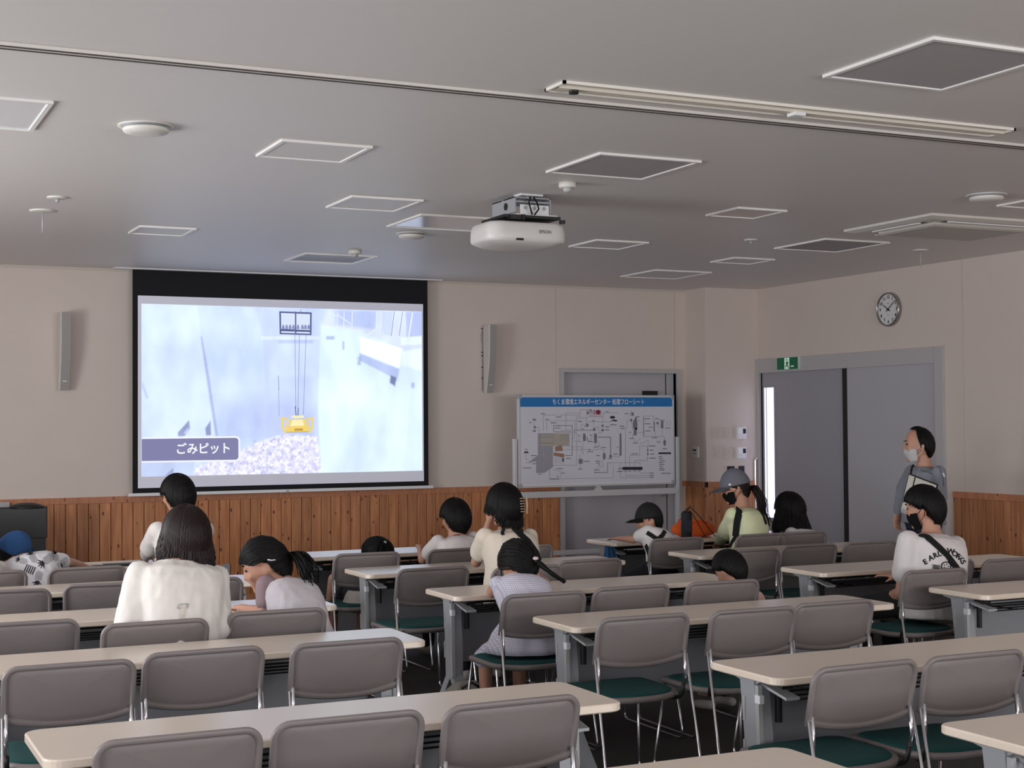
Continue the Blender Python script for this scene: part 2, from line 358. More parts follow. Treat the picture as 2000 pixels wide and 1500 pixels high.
for pts, lab, mm in (
    ([(500,302),(552,271),(728,285),(668,315)], 'white-framed hatch at upper centre left, nearest of the plain hatches', m_acc),
    ([(640,403),(687,381),(822,392),(770,411)], 'white-framed hatch just left of the projector, above the bluish light panel', m_acc),
    ([(760,441),(822,417),(985,427),(935,449)], 'bluish white square light panel half hidden behind the projector', m_acr),
    ([(253,452),(275,440),(383,446),(357,459)], 'small recessed ceiling hatch above the left part of the screen', m_acc),
    ([(560,506),(597,493),(735,500),(690,514)], 'bright bluish square light panel right above the projector screen', m_acr),
    ([(-60,187),(103,197),(68,247),(-110,240)], 'white square light panel at the left edge of the ceiling', m_acr),
    ([(1112,480),(1165,467),(1257,475),(1203,485)], 'faint framed ceiling hatch immediately right of the projector', m_acc),
    ([(1382,418),(1445,404),(1535,411),(1470,425)], 'pale framed ceiling hatch between the projector and the air conditioner', mat('pale_hatch', (236, 226, 220), .5)),
    ([(1513,484),(1612,465),(1736,473),(1635,490)], 'framed grey ceiling panel just below the air conditioner', m_pg),
    ([(1390,510),(1440,502),(1507,507),(1457,514)], 'small framed ceiling hatch near the corner column', m_acc),
    ([(1212,539),(1280,526),(1391,531),(1322,543)], 'wide framed ceiling panel closest to the front wall door', m_acc),
    ([(1955,401),(1990,392),(2075,396),(2050,406)], 'white-framed ceiling panel cut off at the right edge above the air conditioner', m_acc)):
    x0, x1, y0, y1 = quad(pts); ceil_panel(x0, x1, y0, y1, lab, mm, fw=.02)
# long recessed fluorescent channel
t = thing('fluorescent_light', 'long narrow recessed ceiling light channel at upper right, switched off', 'light', (3.91, 5.255, H))
b = NB(); hw, hl = .085, 1.2
for q in ((-hl, hl, -hw, -hw+.012), (-hl, hl, hw-.012, hw), (-hl, -hl+.012, -hw, hw), (hl-.012, hl, -hw, hw)): box(b, q[0], q[1], q[2], q[3], -.012, 0)
obj('frame', b, mat('light_frame', (232, 228, 220), .5), t)
b = NB(); m_refl = mat('cream_reflector', (226, 220, 206), .45)
pr = [(-hw+.012, -.003), (-.03, -.001), (-.02, -.016), (.02, -.016), (.03, -.001), (hw-.012, -.003)]
rings(b, [[V((x, p[0], p[1])) for p in pr] + [V((x, p[0], p[1]+.0005)) for p in pr[::-1]] for x in (-hl+.012, hl-.012)])
obj('reflector', b, m_refl, t)
b = NB(); box(b, -.03, .03, -.03, .03, -.03, -.012); obj('clip', b, m_wht2, t, bevel=.004)
b = NB(); cyl(b, (-hl+.09, 0, -.03), .02, .028, 'z'); obj('lamp_socket', b, m_dark, t, True)
# round fittings
def round_fit(u0, u1, v, label, kind, name='ceiling_diffuser', cat='vent'):
    p = atZ((u0+u1)/2, v, H); r = (atZ(u1, v, H)-atZ(u0, v, H)).length/2
    t = thing(name, label, cat, (p.x, p.y, H))
    if kind == 'diff':
        b = NB(); lathe(b, (0,0,0), [(r*.86, -.002), (r, -.006), (r, 0), (r*.8, 0)]); obj('rim', b, m_white, t, True)
        b = NB(); lathe(b, (0,0,0), [(.001, -.042), (r*.5, -.04), (r*.8, -.03), (r*.84, -.018), (r*.8, -.012), (.001, -.012)]); obj('disc', b, m_white, t, True)
        b = NB(); lathe(b, (0,0,0), [(r*.86, -.001), (r*.86, -.004), (.001, -.004)]); obj('throat', b, m_gmet, t, True)
    if kind == 'smoke':
        b = NB(); lathe(b, (0,0,0), [(r, 0), (r, -.022), (r*.93, -.03), (.001, -.03)]); obj('base', b, m_white, t, True)
        b = NB(); lathe(b, (0,0,0), [(r*.5, -.03), (r*.5, -.045), (r*.35, -.055), (.001, -.057)]); obj('sensor', b, m_gmet2, t, True)
    if kind == 'disc':
        b = NB(); lathe(b, (0,0,0), [(r, 0), (r, -.006), (r*.8, -.01), (.001, -.01)]); obj('plate', b, m_white, t, True)
        b = NB(); lathe(b, (0,0,0), [(r*.2, -.01), (r*.2, -.03), (.001, -.032)]); obj('nozzle', b, m_gmet, t, True)
    if kind == 'stem':
        b = NB(); lathe(b, (0,0,0), [(r, 0), (r, -.006), (r*.8, -.01), (.001, -.01)]); obj('plate', b, m_white, t, True)
        b = NB(); tube(b, [(0,0,-.01), (0,0,-.14)], .004); obj('stem', b, m_gmet2, t, True)
round_fit(231, 339, 246, 'large round ceiling diffuser at upper left', 'diff')
round_fit(773, 834, 456, 'small round ceiling diffuser above the screen, beside the bluish light panel', 'diff')
round_fit(1888, 1965, 381, 'round ceiling diffuser at the right, above the air conditioner', 'diff')
round_fit(1091, 1125, 357, 'white smoke detector on the ceiling behind the projector, under the grey panel', 'smoke', 'smoke_detector', 'detector')
round_fit(680, 706, 489, 'small smoke detector beside the bright panel above the screen', 'smoke', 'smoke_detector', 'detector')
round_fit(92, 132, 385, 'small flat ceiling disc at far left, upper of two', 'disc', 'sprinkler', 'sprinkler')
round_fit(58, 108, 411, 'ceiling disc with a thin hanging stem at far left', 'stem', 'sprinkler', 'sprinkler')
round_fit(1453, 1480, 468, 'tiny sprinkler disc left of the grey panel under the air conditioner', 'disc', 'sprinkler', 'sprinkler')
round_fit(1783, 1813, 488, 'ceiling disc with thin hanging stem above the clock', 'stem', 'sprinkler', 'sprinkler')
round_fit(1857, 1876, 514, 'tiny fitting where the ceiling meets the right wall', 'disc', 'sprinkler', 'sprinkler')
# air conditioner cassette
a0 = atZ(1648, 449, H); a1 = atZ(1820, 416, H)
ax0, ax1, ay0, ay1 = a0.x, a0.x+.95+.25, a1.y, a0.y
t = thing('air_conditioner', 'square ceiling cassette air conditioner at the right', 'air conditioner', ((ax0+ax1)/2, (ay0+ay1)/2, H)); a, c = (ax1-ax0)/2, (ay1-ay0)/2
b = NB(); rings(b, [[V((sx*(a-q), sy*(c-q), z)) for sx, sy in ((-1,-1),(1,-1),(1,1),(-1,1))] for q, z in ((0, 0), (0, -.015), (.05, -.03))]); obj('panel_frame', b, m_white, t)
b = NB()
for (x0, x1, y0, y1) in ((-a+.2, a-.2, -c+.1, -c+.14), (-a+.2, a-.2, c-.14, c-.1), (-a+.1, -a+.14, -c+.2, c-.2), (a-.14, a-.1, -c+.2, c-.2)): box(b, x0, x1, y0, y1, -.032, -.029)
obj('air_slot', b, m_dark, t)
b = NB(); rings(b, [[V((sx*(a-q), sy*(c-q), z)) for sx, sy in ((-1,-1),(1,-1),(1,1),(-1,1))] for q, z in ((.17, -.03), (.17, -.045), (.19, -.055))]); obj('intake_grille', b, mat('ac_grille', (205, 200, 194), .6), t)
b = NB()
for (x0, x1, y0, y1) in ((-a+.22, a-.22, -c+.075, -c+.1), (-a+.22, a-.22, c-.1, c-.075), (-a+.075, -a+.1, -c+.22, c-.22), (a-.1, a-.075, -c+.22, c-.22)): box(b, x0, x1, y0, y1, -.04, -.032)
obj('air_flap', b, m_wht2, t)

# ================================================================== PROJECTOR
pc = atZ(1032, 381, H)      # mount plate on ceiling
t = thing('projector', 'white ceiling-mounted projector with exposed mounting bracket', 'projector', (pc.x, pc.y, H), .0)
PJ = t
b = NB(); box(b, -.075, .075, -.05, .05, -.012, 0); obj('ceiling_plate', b, m_wht2, t, bevel=.003)
b = NB(); box(b, -.022, -.010, -.02, .02, -.03, -.01); box(b, .012, .024, -.02, .02, -.03, -.01); obj('hook', b, m_gmet2, t)
b = NB(); box(b, -.12, .12, -.06, .10, -.03, -.024); box(b, -.12, -.112, -.06, .26, -.115, -.024); box(b, .112, .12, -.06, .26, -.115, -.024); box(b, -.12, .12, .12, .26, -.03, -.024); box(b, -.112, .112, -.052, -.046, -.055, -.045)
obj('mount_frame', b, m_gmet, t)
b = NB(); box(b, -.09, .10, -.075, -.068, -.13, -.07); box(b, -.13, .145, -.10, .24, -.142, -.130); obj('bracket_plate', b, m_wht2, t, bevel=.002)
b = NB()
for x in (-.06, .0, .065): cyl(b, (x, -.08, -.09), .011, .006, 'y', 12)
obj('bolt', b, m_gmet, t)
b = NB(); box(b, -.22, .15, -.13, .20, -.158, -.142); cyl(b, (.165, -.12, -.18), .018, .02); cyl(b, (-.1, -.13, -.17), .014, .03); box(b, -.19, -.12, -.15, -.10, -.17, -.15)
obj('adapter_bar', b, m_dark, t)
b = NB()
cyl(b, (-.122, .06, -.07), .022, .004, V((-1,0,0)), 16); obj('round_port', b, m_dark, t)
for x0, x1 in ((-.035, -.02), (.02, -.005)):
    b = NB(); tube(b, [(x0*.3, -.055, -.02), (x0-.012, -.10, -.06), (x0-.008, -.115, -.10), (x1-.01, -.11, -.135)], .005); obj('cable', b, m_black, t, True)
# body: rounded slab with bulged belly
def rrect(w, d, r, n=7, z=0, ox=0, oy=0):
    out = []
    for cx, cy, a0 in ((w/2-r, d/2-r, 0), (-w/2+r, d/2-r, 90), (-w/2+r, -d/2+r, 180), (w/2-r, -d/2+r, 270)):
        for i in range(n): a = math.radians(a0+90*i/(n-1)); out.append(V((ox+cx+r*math.cos(a), oy+cy+r*math.sin(a), z)))
    return out
b = NB()
rings(b, [rrect(w*1.13, d, r, z=z-.03, ox=-.06, oy=oy) for w, d, r, z, oy in ((.36,.26,.05,-.148,.03),(.42,.32,.08,-.152,.03),(.45,.345,.09,-.165,.03),(.465,.36,.095,-.20,.03),(.467,.362,.095,-.245,.03),(.458,.355,.09,-.262,.03),(.44,.34,.09,-.270,.03),(.36,.28,.09,-.288,.045),(.2,.16,.07,-.30,.06),(.02,.02,.009,-.303,.07))])
pj = obj('projector_body', b, mat('projector_white', (222, 219, 217), .35), t, True)
b = NB(); box(b, -.155, -.11, -.157, -.13, -.296, -.284); obj('remote_sensor', b, m_blackg, pj)
text_on('logo', 'EPSON', .026, basis((.035, -.1525, -.24), (1,0,0), (0,0,1)), mat('logo_grey', (120, 115, 112), .6), pj, bold=.0006)
text_on('side_mark', '3LCD', .02, basis((-.285, -.112, -.235), V((.62,-.78,0)).normalized(), (0,0,1)), MATS['logo_grey'], pj, bold=.0005)
b = NB(); lathe(b, (0,0,0), [(.03, 0), (.035, .012), (.024, .014), (.001, .012)], ax=V((0,1,0))); o = obj('lens', b, m_blackg, pj, True); o.location = (.03, .21, -.24)

# ================================================================== SCREEN
YS = 12.9
def sp(u, v): return atY(u, v, YS)
bl, br_ = sp(259, 740).x, sp(836, 740).x; zb = (sp(260, 965).z+sp(837, 947.7).z)/2
t = thing('projector_screen', 'large pull-down projector screen showing a video, black border', 'screen', ((bl+br_)/2, YS, zb)); ox = t.location
def L_(x, z, y=0): return (x-ox.x, y, z-ox.z)
def bs(name, x0, x1, y0, y1, z0, z1, m, bevel=0): return bx(name, x0-ox.x, x1-ox.x, y0, y1, z0-ox.z, z1-ox.z, m, t, bevel)
fx0, fx1 = sp(269.3, 760).x, sp(827, 760).x; fz1 = (sp(269, 576).z+sp(826, 595).z)/2; fz0 = (sp(269, 954.3).z+sp(828, 939).z)/2
bs('black_border', bl, br_, .001, .004, zb, H-.004, mat('screen_black', (17, 17, 21), .85))
bs('screen_fabric', fx0, fx1, -.001, .001, fz0, fz1, mat('screen_white', (205, 205, 214), .7, emit=(168, 170, 186), es=.40))
bs('bottom_bar', sp(250, 970).x, sp(845.7, 952).x, -.012, .016, zb-.025, zb+.002, m_wht2, .003)
bs('pull_grip', (bl+br_)/2-.012, (bl+br_)/2+.012, -.016, -.012, zb-.02, zb-.006, m_gmet)
bs('casing_lip', sp(222, 520).x, sp(860, 545).x, -.06, .09, H-.01, H-.0005, m_wht2)
ix0, ix1 = sp(276.2, 760).x, sp(824.2, 760).x; iz1 = (sp(276, 592.3).z+sp(823, 609.3).z)/2; iz0 = (sp(276.7, 931).z+sp(825, 919.3).z)/2
def uv(cx, cy):     # from 3x crop coordinates of the photo to picture uv
    u = (cx-138)/1645; top = 277+51*u; bot = 1293-35*u; return u, 1-(cy-top)/(bot-top)
NX, NZ = 300, 176
U, Wv = np.meshgrid(np.linspace(0, 1, NX+1), np.linspace(0, 1, NZ+1))
PXX = 138+1645*U; PYY = (277+51*U) + (1-Wv)*((1293-35*U)-(277+51*U))
img = np.zeros(U.shape+(3,)) + np.array((198, 214, 246.))
rng = np.random.RandomState(3)
def fbm(sc, seed=0, sx=1, sy=1):
    st = 4 if sc < .02 else (1 if sc > .05 else 2)
    a = PXX[::st, ::st]; c = PYY[::st, ::st]; out = np.empty(a.shape)
    for j in range(a.shape[0]):
        for i in range(a.shape[1]): out[j, i] = noise.fractal(V((a[j, i]*sc*sx, c[j, i]*sc*sy, seed)), 1, 2, 3) if st > 1 else (noise.noise(V((a[j, i]*sc, c[j, i]*sc, seed))) if c[j, i] > 1030 and 400 < a[j, i] < 1180 else 0)
    if st > 1:
        jj = np.linspace(0, a.shape[0]-1, U.shape[0]); ii = np.linspace(0, a.shape[1]-1, U.shape[1])
        j0 = np.minimum(jj.astype(int), a.shape[0]-2); i0 = np.minimum(ii.astype(int), a.shape[1]-2); fj = (jj-j0)[:, None]; fi = (ii-i0)[None]
        out = (out[j0][:, i0]*(1-fi)+out[j0][:, i0+1]*fi)*(1-fj) + (out[j0+1][:, i0]*(1-fi)+out[j0+1][:, i0+1]*fi)*fj
    return out
def inside(poly, soft=3):
    s = np.full(U.shape, 1e9); ins = np.zeros(U.shape, bool); n = len(poly)
    for i in range(n):
        x0, y0 = poly[i]; x1, y1 = poly[(i+1) % n]
        dx, dy = x1-x0, y1-y0; t_ = np.clip(((PXX-x0)*dx+(PYY-y0)*dy)/(dx*dx+dy*dy+1e-9), 0, 1)
        s = np.minimum(s, np.hypot(PXX-x0-t_*dx, PYY-y0-t_*dy))
        c = ((y0 > PYY) != (y1 > PYY)) & (PXX < (x1-x0)*(PYY-y0)/((y1-y0) or 1e-9)+x0); ins ^= c
    return np.clip(.5+np.where(ins, s, -s)/(2*soft), 0, 1)
def paint(poly, col, a=1, soft=3):
    global img
    k = (inside(poly, soft)*a)[..., None]; img = img*(1-k) + np.array(col, float)*k
n1 = fbm(.004, 1); n2 = fbm(.012, 5, 1, .35)
# left wall of the pit
paint([(100,250),(440,250),(470,470),(560,1060),(100,1100)], (204, 220, 248), 1, 5)
paint([(440,250),(800,250),(810,480),(850,1000),(760,1200),(560,1100),(500,700),(470,470)], (196, 213, 246), 1, 8)
paint([(760,250),(1200,250),(1160,480),(1140,1100),(850,1300),(820,480)], (190, 204, 240), 1, 10)
paint([(560,850),(900,820),(1150,900),(1150,1100),(600,1120)], (170, 182, 222), .55, 60)
paint([(850,500),(1140,500),(1120,700),(860,720)], (202, 216, 246), .7, 20)
paint([(1160,400),(1420,440),(1660,560),(1800,600),(1800,1300),(1160,1300),(1140,900),(1150,600)], (208, 226, 248), 1, 5)
paint([(1170,420),(1400,480),(1400,1000),(1200,1250),(1150,800)], (218, 238, 250), .8, 60)
paint([(1200,300),(1790,320),(1790,640),(1650,540),(1400,440),(1180,400)], (204, 214, 246), 1, 4)
paint([(1240,320),(1500,325),(1490,430),(1250,400)], (176, 190, 232), .8, 8)
paint([(1680,330),(1790,330),(1790,520),(1690,500)], (172, 184, 232), .9, 5)
paint([(1535,325),(1600,325),(1590,470),(1530,460)], (186, 198, 238), .8, 5)
paint([(1390,470),(1660,545),(1640,660),(1400,570)], (238, 250, 254), 1, 4)
paint([(1660,560),(1800,540),(1800,680),(1650,640)], (226, 238, 252), .9, 8)
paint([(1390,570),(1640,665),(1625,735),(1580,705),(1390,612)], (172, 186, 226), .9, 5)
paint([(1585,700),(1620,715),(1612,765),(1580,745)], (110, 120, 160), .9, 4)
paint([(1650,480),(1790,470),(1790,520),(1650,525)], (224, 236, 252), .9, 5)
for p in [(1190,470,1240,490), (1380,590,1400,640), (1715,745,1735,775), (1288,500,1300,550)]:
    paint([(p[0],p[1]),(p[2],p[1]),(p[2],p[3]),(p[0],p[3])], (150, 162, 206), .7, 5)
paint([(470,470),(500,640),(560,1055),(545,1055),(490,680),(462,470)], (140, 150, 190), .55, 4)
paint([(145,740),(175,830),(165,835),(140,760)], (160, 172, 210), .6, 5)
paint([(335,1035),(398,962),(402,1010),(372,1055),(338,1057)], (132, 140, 176), .9, 3)
paint([(365,1040),(395,1000),(395,1040)], (190, 198, 232), .8, 3)
paint([(488,1010),(517,965),(520,1050),(492,1052)], (128, 137, 175), .9, 3)
paint([(805,470),(1160,470),(1160,490),(805,490)], (212, 224, 248), .8, 3)
paint([(905,492),(1110,492),(1110,512),(905,512)], (168, 180, 220), .6, 5)
# heap of refuse
heap = [(420,1300),(440,1230),(560,1200),(700,1130),(830,1075),(930,1045),(1130,1055),(1150,1160),(1165,1300)]
paint(heap, (214, 214, 244), 1, 6)
hm = inside(heap, 6); n3 = fbm(.035, 9); n4 = fbm(.09, 12)
img += (hm*(np.clip(n3, -.5, .3)*46 + np.clip(n4, -.5, .3)*46))[..., None]
for _ in range(26):
    x, y_ = rng.uniform(480, 1130), rng.uniform(1080, 1290); s_p = rng.uniform(4, 13)
    paint([(x-s_p,y_-s_p*.8),(x+s_p,y_-s_p),(x+s_p*.8,y_+s_p),(x-s_p*.7,y_+s_p*.7)], (158, 158, 198), .45, 4)
paint([(140,1205),(430,1200),(420,1300),(140,1300)], (178, 190, 222), .8, 6)
paint([(262,1290),(310,1240),(315,1290)], (140, 150, 190), .8, 3)
img += (n1*10)[..., None]*(1-hm)[..., None] + (n2*9)[..., None]*(1-hm)[..., None]
img = np.clip(img, 0, 254)
b = NB(); vs = [[b.verts.new(L_(ix0+(ix1-ix0)*i/NX, iz0+(iz1-iz0)*j/NZ, -.0022)) for i in range(NX+1)] for j in range(NZ+1)]
for j in range(NZ):
    for i in range(NX): b.faces.new((vs[j][i], vs[j][i+1], vs[j+1][i+1], vs[j+1][i]))
me = bpy.data.meshes.new('projected_picture'); b.to_mesh(me); b.free()
ca = me.color_attributes.new('picture', 'FLOAT_COLOR', 'POINT')
x_ = img/255; linimg = np.where(x_ <= .04045, x_/12.92, ((x_+.055)/1.055)**2.4)
ca.data.foreach_set('color', np.concatenate([linimg.reshape(-1, 3), np.ones((linimg.shape[0]*linimg.shape[1], 1))], 1).ravel())
mp_ = bpy.data.materials.new('projected_picture'); mp_.use_nodes = True; n_ = mp_.node_tree.nodes; n_.remove(n_['Principled BSDF'])
at_ = n_.new('ShaderNodeVertexColor'); at_.layer_name = 'picture'; em_ = n_.new('ShaderNodeEmission'); em_.inputs[1].default_value = 1.26
mp_.node_tree.links.new(at_.outputs[0], em_.inputs[0]); mp_.node_tree.links.new(em_.outputs[0], n_['Material Output'].inputs[0])
pic = link('projected_picture', me, mp_, t)
def emat(name, rgb, k=1.0):
    m = bpy.data.materials.new(name); m.use_nodes = True; n = m.node_tree.nodes; n.remove(n['Principled BSDF']); e = n.new('ShaderNodeEmission')
    e.inputs[0].default_value = lin(rgb)+(1,); e.inputs[1].default_value = k; m.node_tree.links.new(e.outputs[0], n['Material Output'].inputs[0]); return m
def P2(cx, cy, lay=1):
    u, w = uv(cx, cy); return V(L_(ix0+(ix1-ix0)*u, iz0+(iz1-iz0)*w, -.0022-.0006*lay))
def strip(b, pts, w, lay=1):
    for p, q in zip(pts, pts[1:]):
        a, c = P2(*p, lay), P2(*q, lay); d = (c-a).normalized(); n = V((-d.z, 0, d.x))*(w*.0015)
        b.faces.new([b.verts.new(k) for k in (a+n, c+n, c-n, a-n)])
def poly(b, pts, lay=1): b.faces.new([b.verts.new(P2(*p, lay)) for p in pts])
b = NB(); poly(b, [(912,323),(1104,330),(1102,464),(914,458)]); obj('picture_window_frame', b, emat('pic_navy', (92, 102, 150)), pic)
b = NB(); poly(b, [(922,333),(1004,336),(1004,430),(923,427)], 2); poly(b, [(1012,337),(1094,340),(1092,434),(1012,431)], 2); poly(b, [(924,440),(1004,443),(1004,452),(924,450)], 2); poly(b, [(1012,443),(1092,446),(1092,455),(1012,452)], 2); obj('picture_window', b, emat('pic_pale', (222, 232, 252)), pic)
b = NB()
for x in (935, 955, 975, 995, 1022, 1048, 1066, 1085): poly(b, [(x-9,428),(x-6,408),(x,400),(x+6,408),(x+9,428)], 3)
obj('picture_onlookers', b, emat('pic_slate', (140, 150, 195)), pic)
b = NB()
for p in ([(1002,320),(1008,900),(1008,945)], [(1034,322),(1020,900),(1018,945)], [(1075,324),(1052,930)], [(906,700),(910,940)], [(1040,310),(1044,460)]): strip(b, p, 1.3 if p[0][0] != 906 else .9)
strip(b, [(1004,880),(1010,950)], 3.4, 2); strip(b, [(1022,890),(1020,950)], 3, 2); strip(b, [(906,700),(908,790)], 1.6, 2)
strip(b, [(1610,325),(1590,470)], 1.6); strip(b, [(1662,328),(1640,470)], 1.6)
obj('picture_cables', b, emat('pic_grey', (120, 128, 168)), pic)
b = NB()
for x in (1260, 1300, 1350, 1500): strip(b, [(x,325),(x-4,430)], 3)
strip(b, [(1235,350),(1260,345),(1340,400)], 3); strip(b, [(1440,470),(1530,400)], 3); strip(b, [(1180,405),(1420,440)], 3); strip(b, [(1725,335),(1695,500)], 5)
for k_ in range(8): strip(b, [(1380+k_*22,440),(1395+k_*22,470)], 2)
strip(b, [(1390,470),(1385,620)], 1.5)
obj('picture_railings', b, emat('pic_white', (236, 244, 254)), pic)
b = NB(); poly(b, [(975,960),(1058,957),(1075,1000),(1085,1032),(945,1035),(962,1000)], 3)
for sx in (-1, 1):
    c = 1016; f_ = lambda x: c+sx*x
    strip(b, [(f_(92),948),(f_(88),1010),(f_(70),1036)], 6, 3); strip(b, [(f_(92),948),(f_(52),955),(f_(44),1000)], 4, 3); strip(b, [(f_(70),955),(f_(64),1020)], 4, 3); strip(b, [(f_(44),1000),(f_(88),1010)], 3, 3)
obj('picture_grapple', b, emat('pic_yellow', (246, 216, 118)), pic)
b = NB(); poly(b, [(985,962),(1048,960),(1056,995),(975,998)], 4); poly(b, [(975,943),(990,936),(1052,936),(1056,948),(1000,952)], 4); obj('picture_grapple_top', b, emat('pic_cream', (254, 244, 190)), pic)
b = NB(); poly(b, [(1000,1012),(1048,1011),(1050,1024),(998,1026)], 5); strip(b, [(950,1034),(1082,1030)], 2, 5); obj('picture_grapple_slot', b, emat('pic_gold', (196, 160, 84)), pic)
def capt(d, r, lay, name, m):
    b = NB(); x1, y0, y1 = 684-d, 1056+d, 1208-d
    pts = [(139, y1+3), (139, y0+6)]
    for k_ in range(7): a = PI/2*(1-k_/6); pts.append((x1-r+r*math.cos(a), y0+r-r*math.sin(a)+0))
    for k_ in range(7): a = -PI/2*k_/6; pts.append((x1-r+r*math.cos(a), y1-r-r*math.sin(a)-4))
    poly(b, pts, lay); obj(name, b, m, pic)
capt(0, 26, 4, 'caption_border', emat('pic_line', (246, 248, 254))); capt(10, 18, 5, 'caption_box', emat('pic_violet', (132, 132, 172)))
c1, c2 = P2(330, 1135, 7), P2(624, 1130, 7)
text_on('caption_text', 'ごみピット', .105, basis((c1+c2)/2, (1,0,0), (0,0,1)), emat('pic_text', (250, 250, 255)), pic, bold=.0022, width=(c2-c1).length)

# ================================================================== WALL SPEAKERS
def speaker(u0, u1, v0, v1, label, cable):
    p0, p1 = atY((u0+u1)/2, v0, D-.14), atY((u0+u1)/2, v1, D-.14); w = .085
    cx = atY((u0+u1)/2+4, (v0+v1)/2, D-.13).x
    t = thing('wall_speaker', label, 'speaker', (cx, D, p1.z)); h = p0.z-p1.z
    b = NB(); R = []; G = []
    for i in range(13):
        s = i/12; z = h*s; yf = -.075-.10*math.sin(min(1, s*1.25+.06)*PI/2); yb = -.035 if s < .96 else -.05
        R.append([V((-w/2, yf+.012, z)), V((-w/2+.006, yf, z)), V((w/2-.006, yf, z)), V((w/2, yf+.012, z)), V((w/2, yb, z)), V((-w/2, yb, z))])
        G.append([V((-w/2+.009, yf-.002, z)), V((w/2-.009, yf-.002, z)), V((w/2-.009, yf+.003, z)), V((-w/2+.009, yf+.003, z))])
    rings(b, R); obj('cabinet', b, mat('speaker_white', (214, 210, 205), .5), t)
    b = NB(); rings(b, G[0:]); obj('grille', b, mat('speaker_grille', (164, 160, 158), .7, var=.1, scale=900), t)
    b = NB(); box(b, -.017, .017, -.09, -.087, 0, .008); o = obj('badge', b, m_wht2, t); o.location = (0, -.025, h*.11)
    b = NB(); box(b, -.03, .03, -.045, 0, h*.35, h*.85); box(b, -.012, .012, -.05, 0, h*.1, h*.3); obj('wall_bracket', b, m_gmet2, t, bevel=.003)
    if cable:
        b = NB(); tube(b, [(-w/2+.004, -.012, h*.92), (-w/2-.014, -.012, h*.86), (-w/2-.01, -.012, h*.78), (-w/2, -.012, h*.7), (-w/2, -.012, h*.62), (-w/2-.002, -.012, .02)], .0035); obj('cable', b, m_gmet, t, True)
        b = NB()
        for q in (.95, .6, .55, .38, .22): cyl(b, (-w/2-.004, -.018, h*q), .006, .012, 'y', 8)
        obj('cable_clip', b, m_dark, t)
speaker(111, 135, 610, 762, 'slim curved wall speaker left of the screen', False)
speaker(944, 968, 634, 767, 'slim curved wall speaker with side cable, between screen and whiteboard', True)

# ================================================================== CLOCK
p = atX(1739.5, 604.5, XR); R_ = .155
t = thing('wall_clock', 'round silver-rimmed wall clock showing ten past ten', 'clock', (XR, p.y, p.z))
AXN = V((-1, 0, 0)); ux, uz = V((0,-1,0)), V((0,0,1))
b = NB(); lathe(b, (0,0,0), [(R_*.97, 0), (R_, .012), (R_, .03), (R_*.975, .042), (R_*.92, .044), (R_*.90, .034), (R_*.90, .02)], 48, AXN, cap=False); obj('rim', b, mat('clock_rim', (160, 156, 156), .25, .8), t, True)
b = NB(); lathe(b, (0,0,0), [(R_*.92, .02), (R_*.92, .026), (.0005, .0262)], 48, AXN); obj('dial', b, mat('clock_face', (226, 226, 226), .5), t)
m_ink = mat('print_black', (22, 22, 26), .6)
for n in range(1, 13):
    a = n*PI/6; pos = ux*(math.sin(a)*R_*.72)+uz*(math.cos(a)*R_*.72)+AXN*.028
    text_on('numeral', str(n), .042, basis(pos, ux, uz), m_ink, t, bold=.0008)
def hand(a, ln_, w, x, name):
    b = NB(); d = ux*math.sin(a)+uz*math.cos(a); n = ux*math.cos(a)-uz*math.sin(a)
    rings(b, [[AXN*(x+q)+d*r_+n*(s*w*k_) for r_, s, k_ in ((-.028,-1,1),(ln_,-1,.55),(ln_,1,.55),(-.028,1,1))] for q in (0, .002)]); obj(name, b, m_blackg, t)
hand(math.radians(303), .078, .005, .030, 'hour_hand'); hand(math.radians(52), .115, .0038, .033, 'minute_hand')
b = NB(); lathe(b, (0,0,0), [(.008, .026), (.008, .038), (.001, .038)], 12, AXN); obj('hub', b, m_blackg, t)
text_on('dial_mark', 'SEIKO', .011, basis(uz*.055+AXN*.028, ux, uz), m_ink, t); text_on('dial_mark', 'QUARTZ', .008, basis(uz*-.05+AXN*.028, ux, uz), m_ink, t)

# ================================================================== SWITCHES AND OUTLETS
def plate(u0, u1, v0, v1, label, extra, Y=CY, name='wall_switch', dark=None):
    a, c = atY(u0, v0, Y), atY(u1, v1, Y); w, hh = c.x-a.x, a.z-c.z
    t = thing(name, label, 'switch', ((a.x+c.x)/2, Y, c.z))
    m_pl = mat('switch_ivory', (214, 200, 190), .5)
    dd = .03 if extra == 'panel' else .008
    bx('plate', -w/2, w/2, -dd, 0, 0, hh, m_wht2 if extra == 'panel' else m_pl, t, .002)
    if extra == 'panel': bx('display', w*.12, w*.42, -dd-.002, -dd, hh*.45, hh*.85, m_blackg, t); bx('button_cover', -w*.42, w*.0, -dd-.003, -dd, hh*.45, hh*.9, mat('bright_white', (250, 250, 252), .4), t)
    elif extra == 'dark': bx('socket', -w*.42, -w*.05, -.01, -.008, hh*.1, hh*.9, m_dark, t); bx('socket', w*.15, w*.45, -.01, -.008, hh*.1, hh*.9, m_dark, t)
    else:
        bx('rocker', -w*.3, w*.3, -.011, -.008, hh*.2, hh*.8, m_pl, t, .001); bx('indicator', w*.02, w*.1, -.0125, -.011, hh*.45, hh*.55, m_gmet, t)
plate(1389, 1407, 834, 856, 'ivory wall switch on the column, upper left of the group', '')
plate(1413, 1430, 834, 856, 'ivory wall switch on the column, upper middle of the group', '')
plate(1394, 1406, 871, 895, 'narrow ivory wall switch on the column, lower left of the group', '')
plate(1413, 1430, 872, 895, 'ivory wall switch on the column, lower middle of the group', '')
plate(1437, 1455, 834, 857, 'white control panel with dark display on the column, upper right', 'panel')
plate(1437, 1455, 873, 895, 'white control panel with dark display on the column, lower right', 'panel')
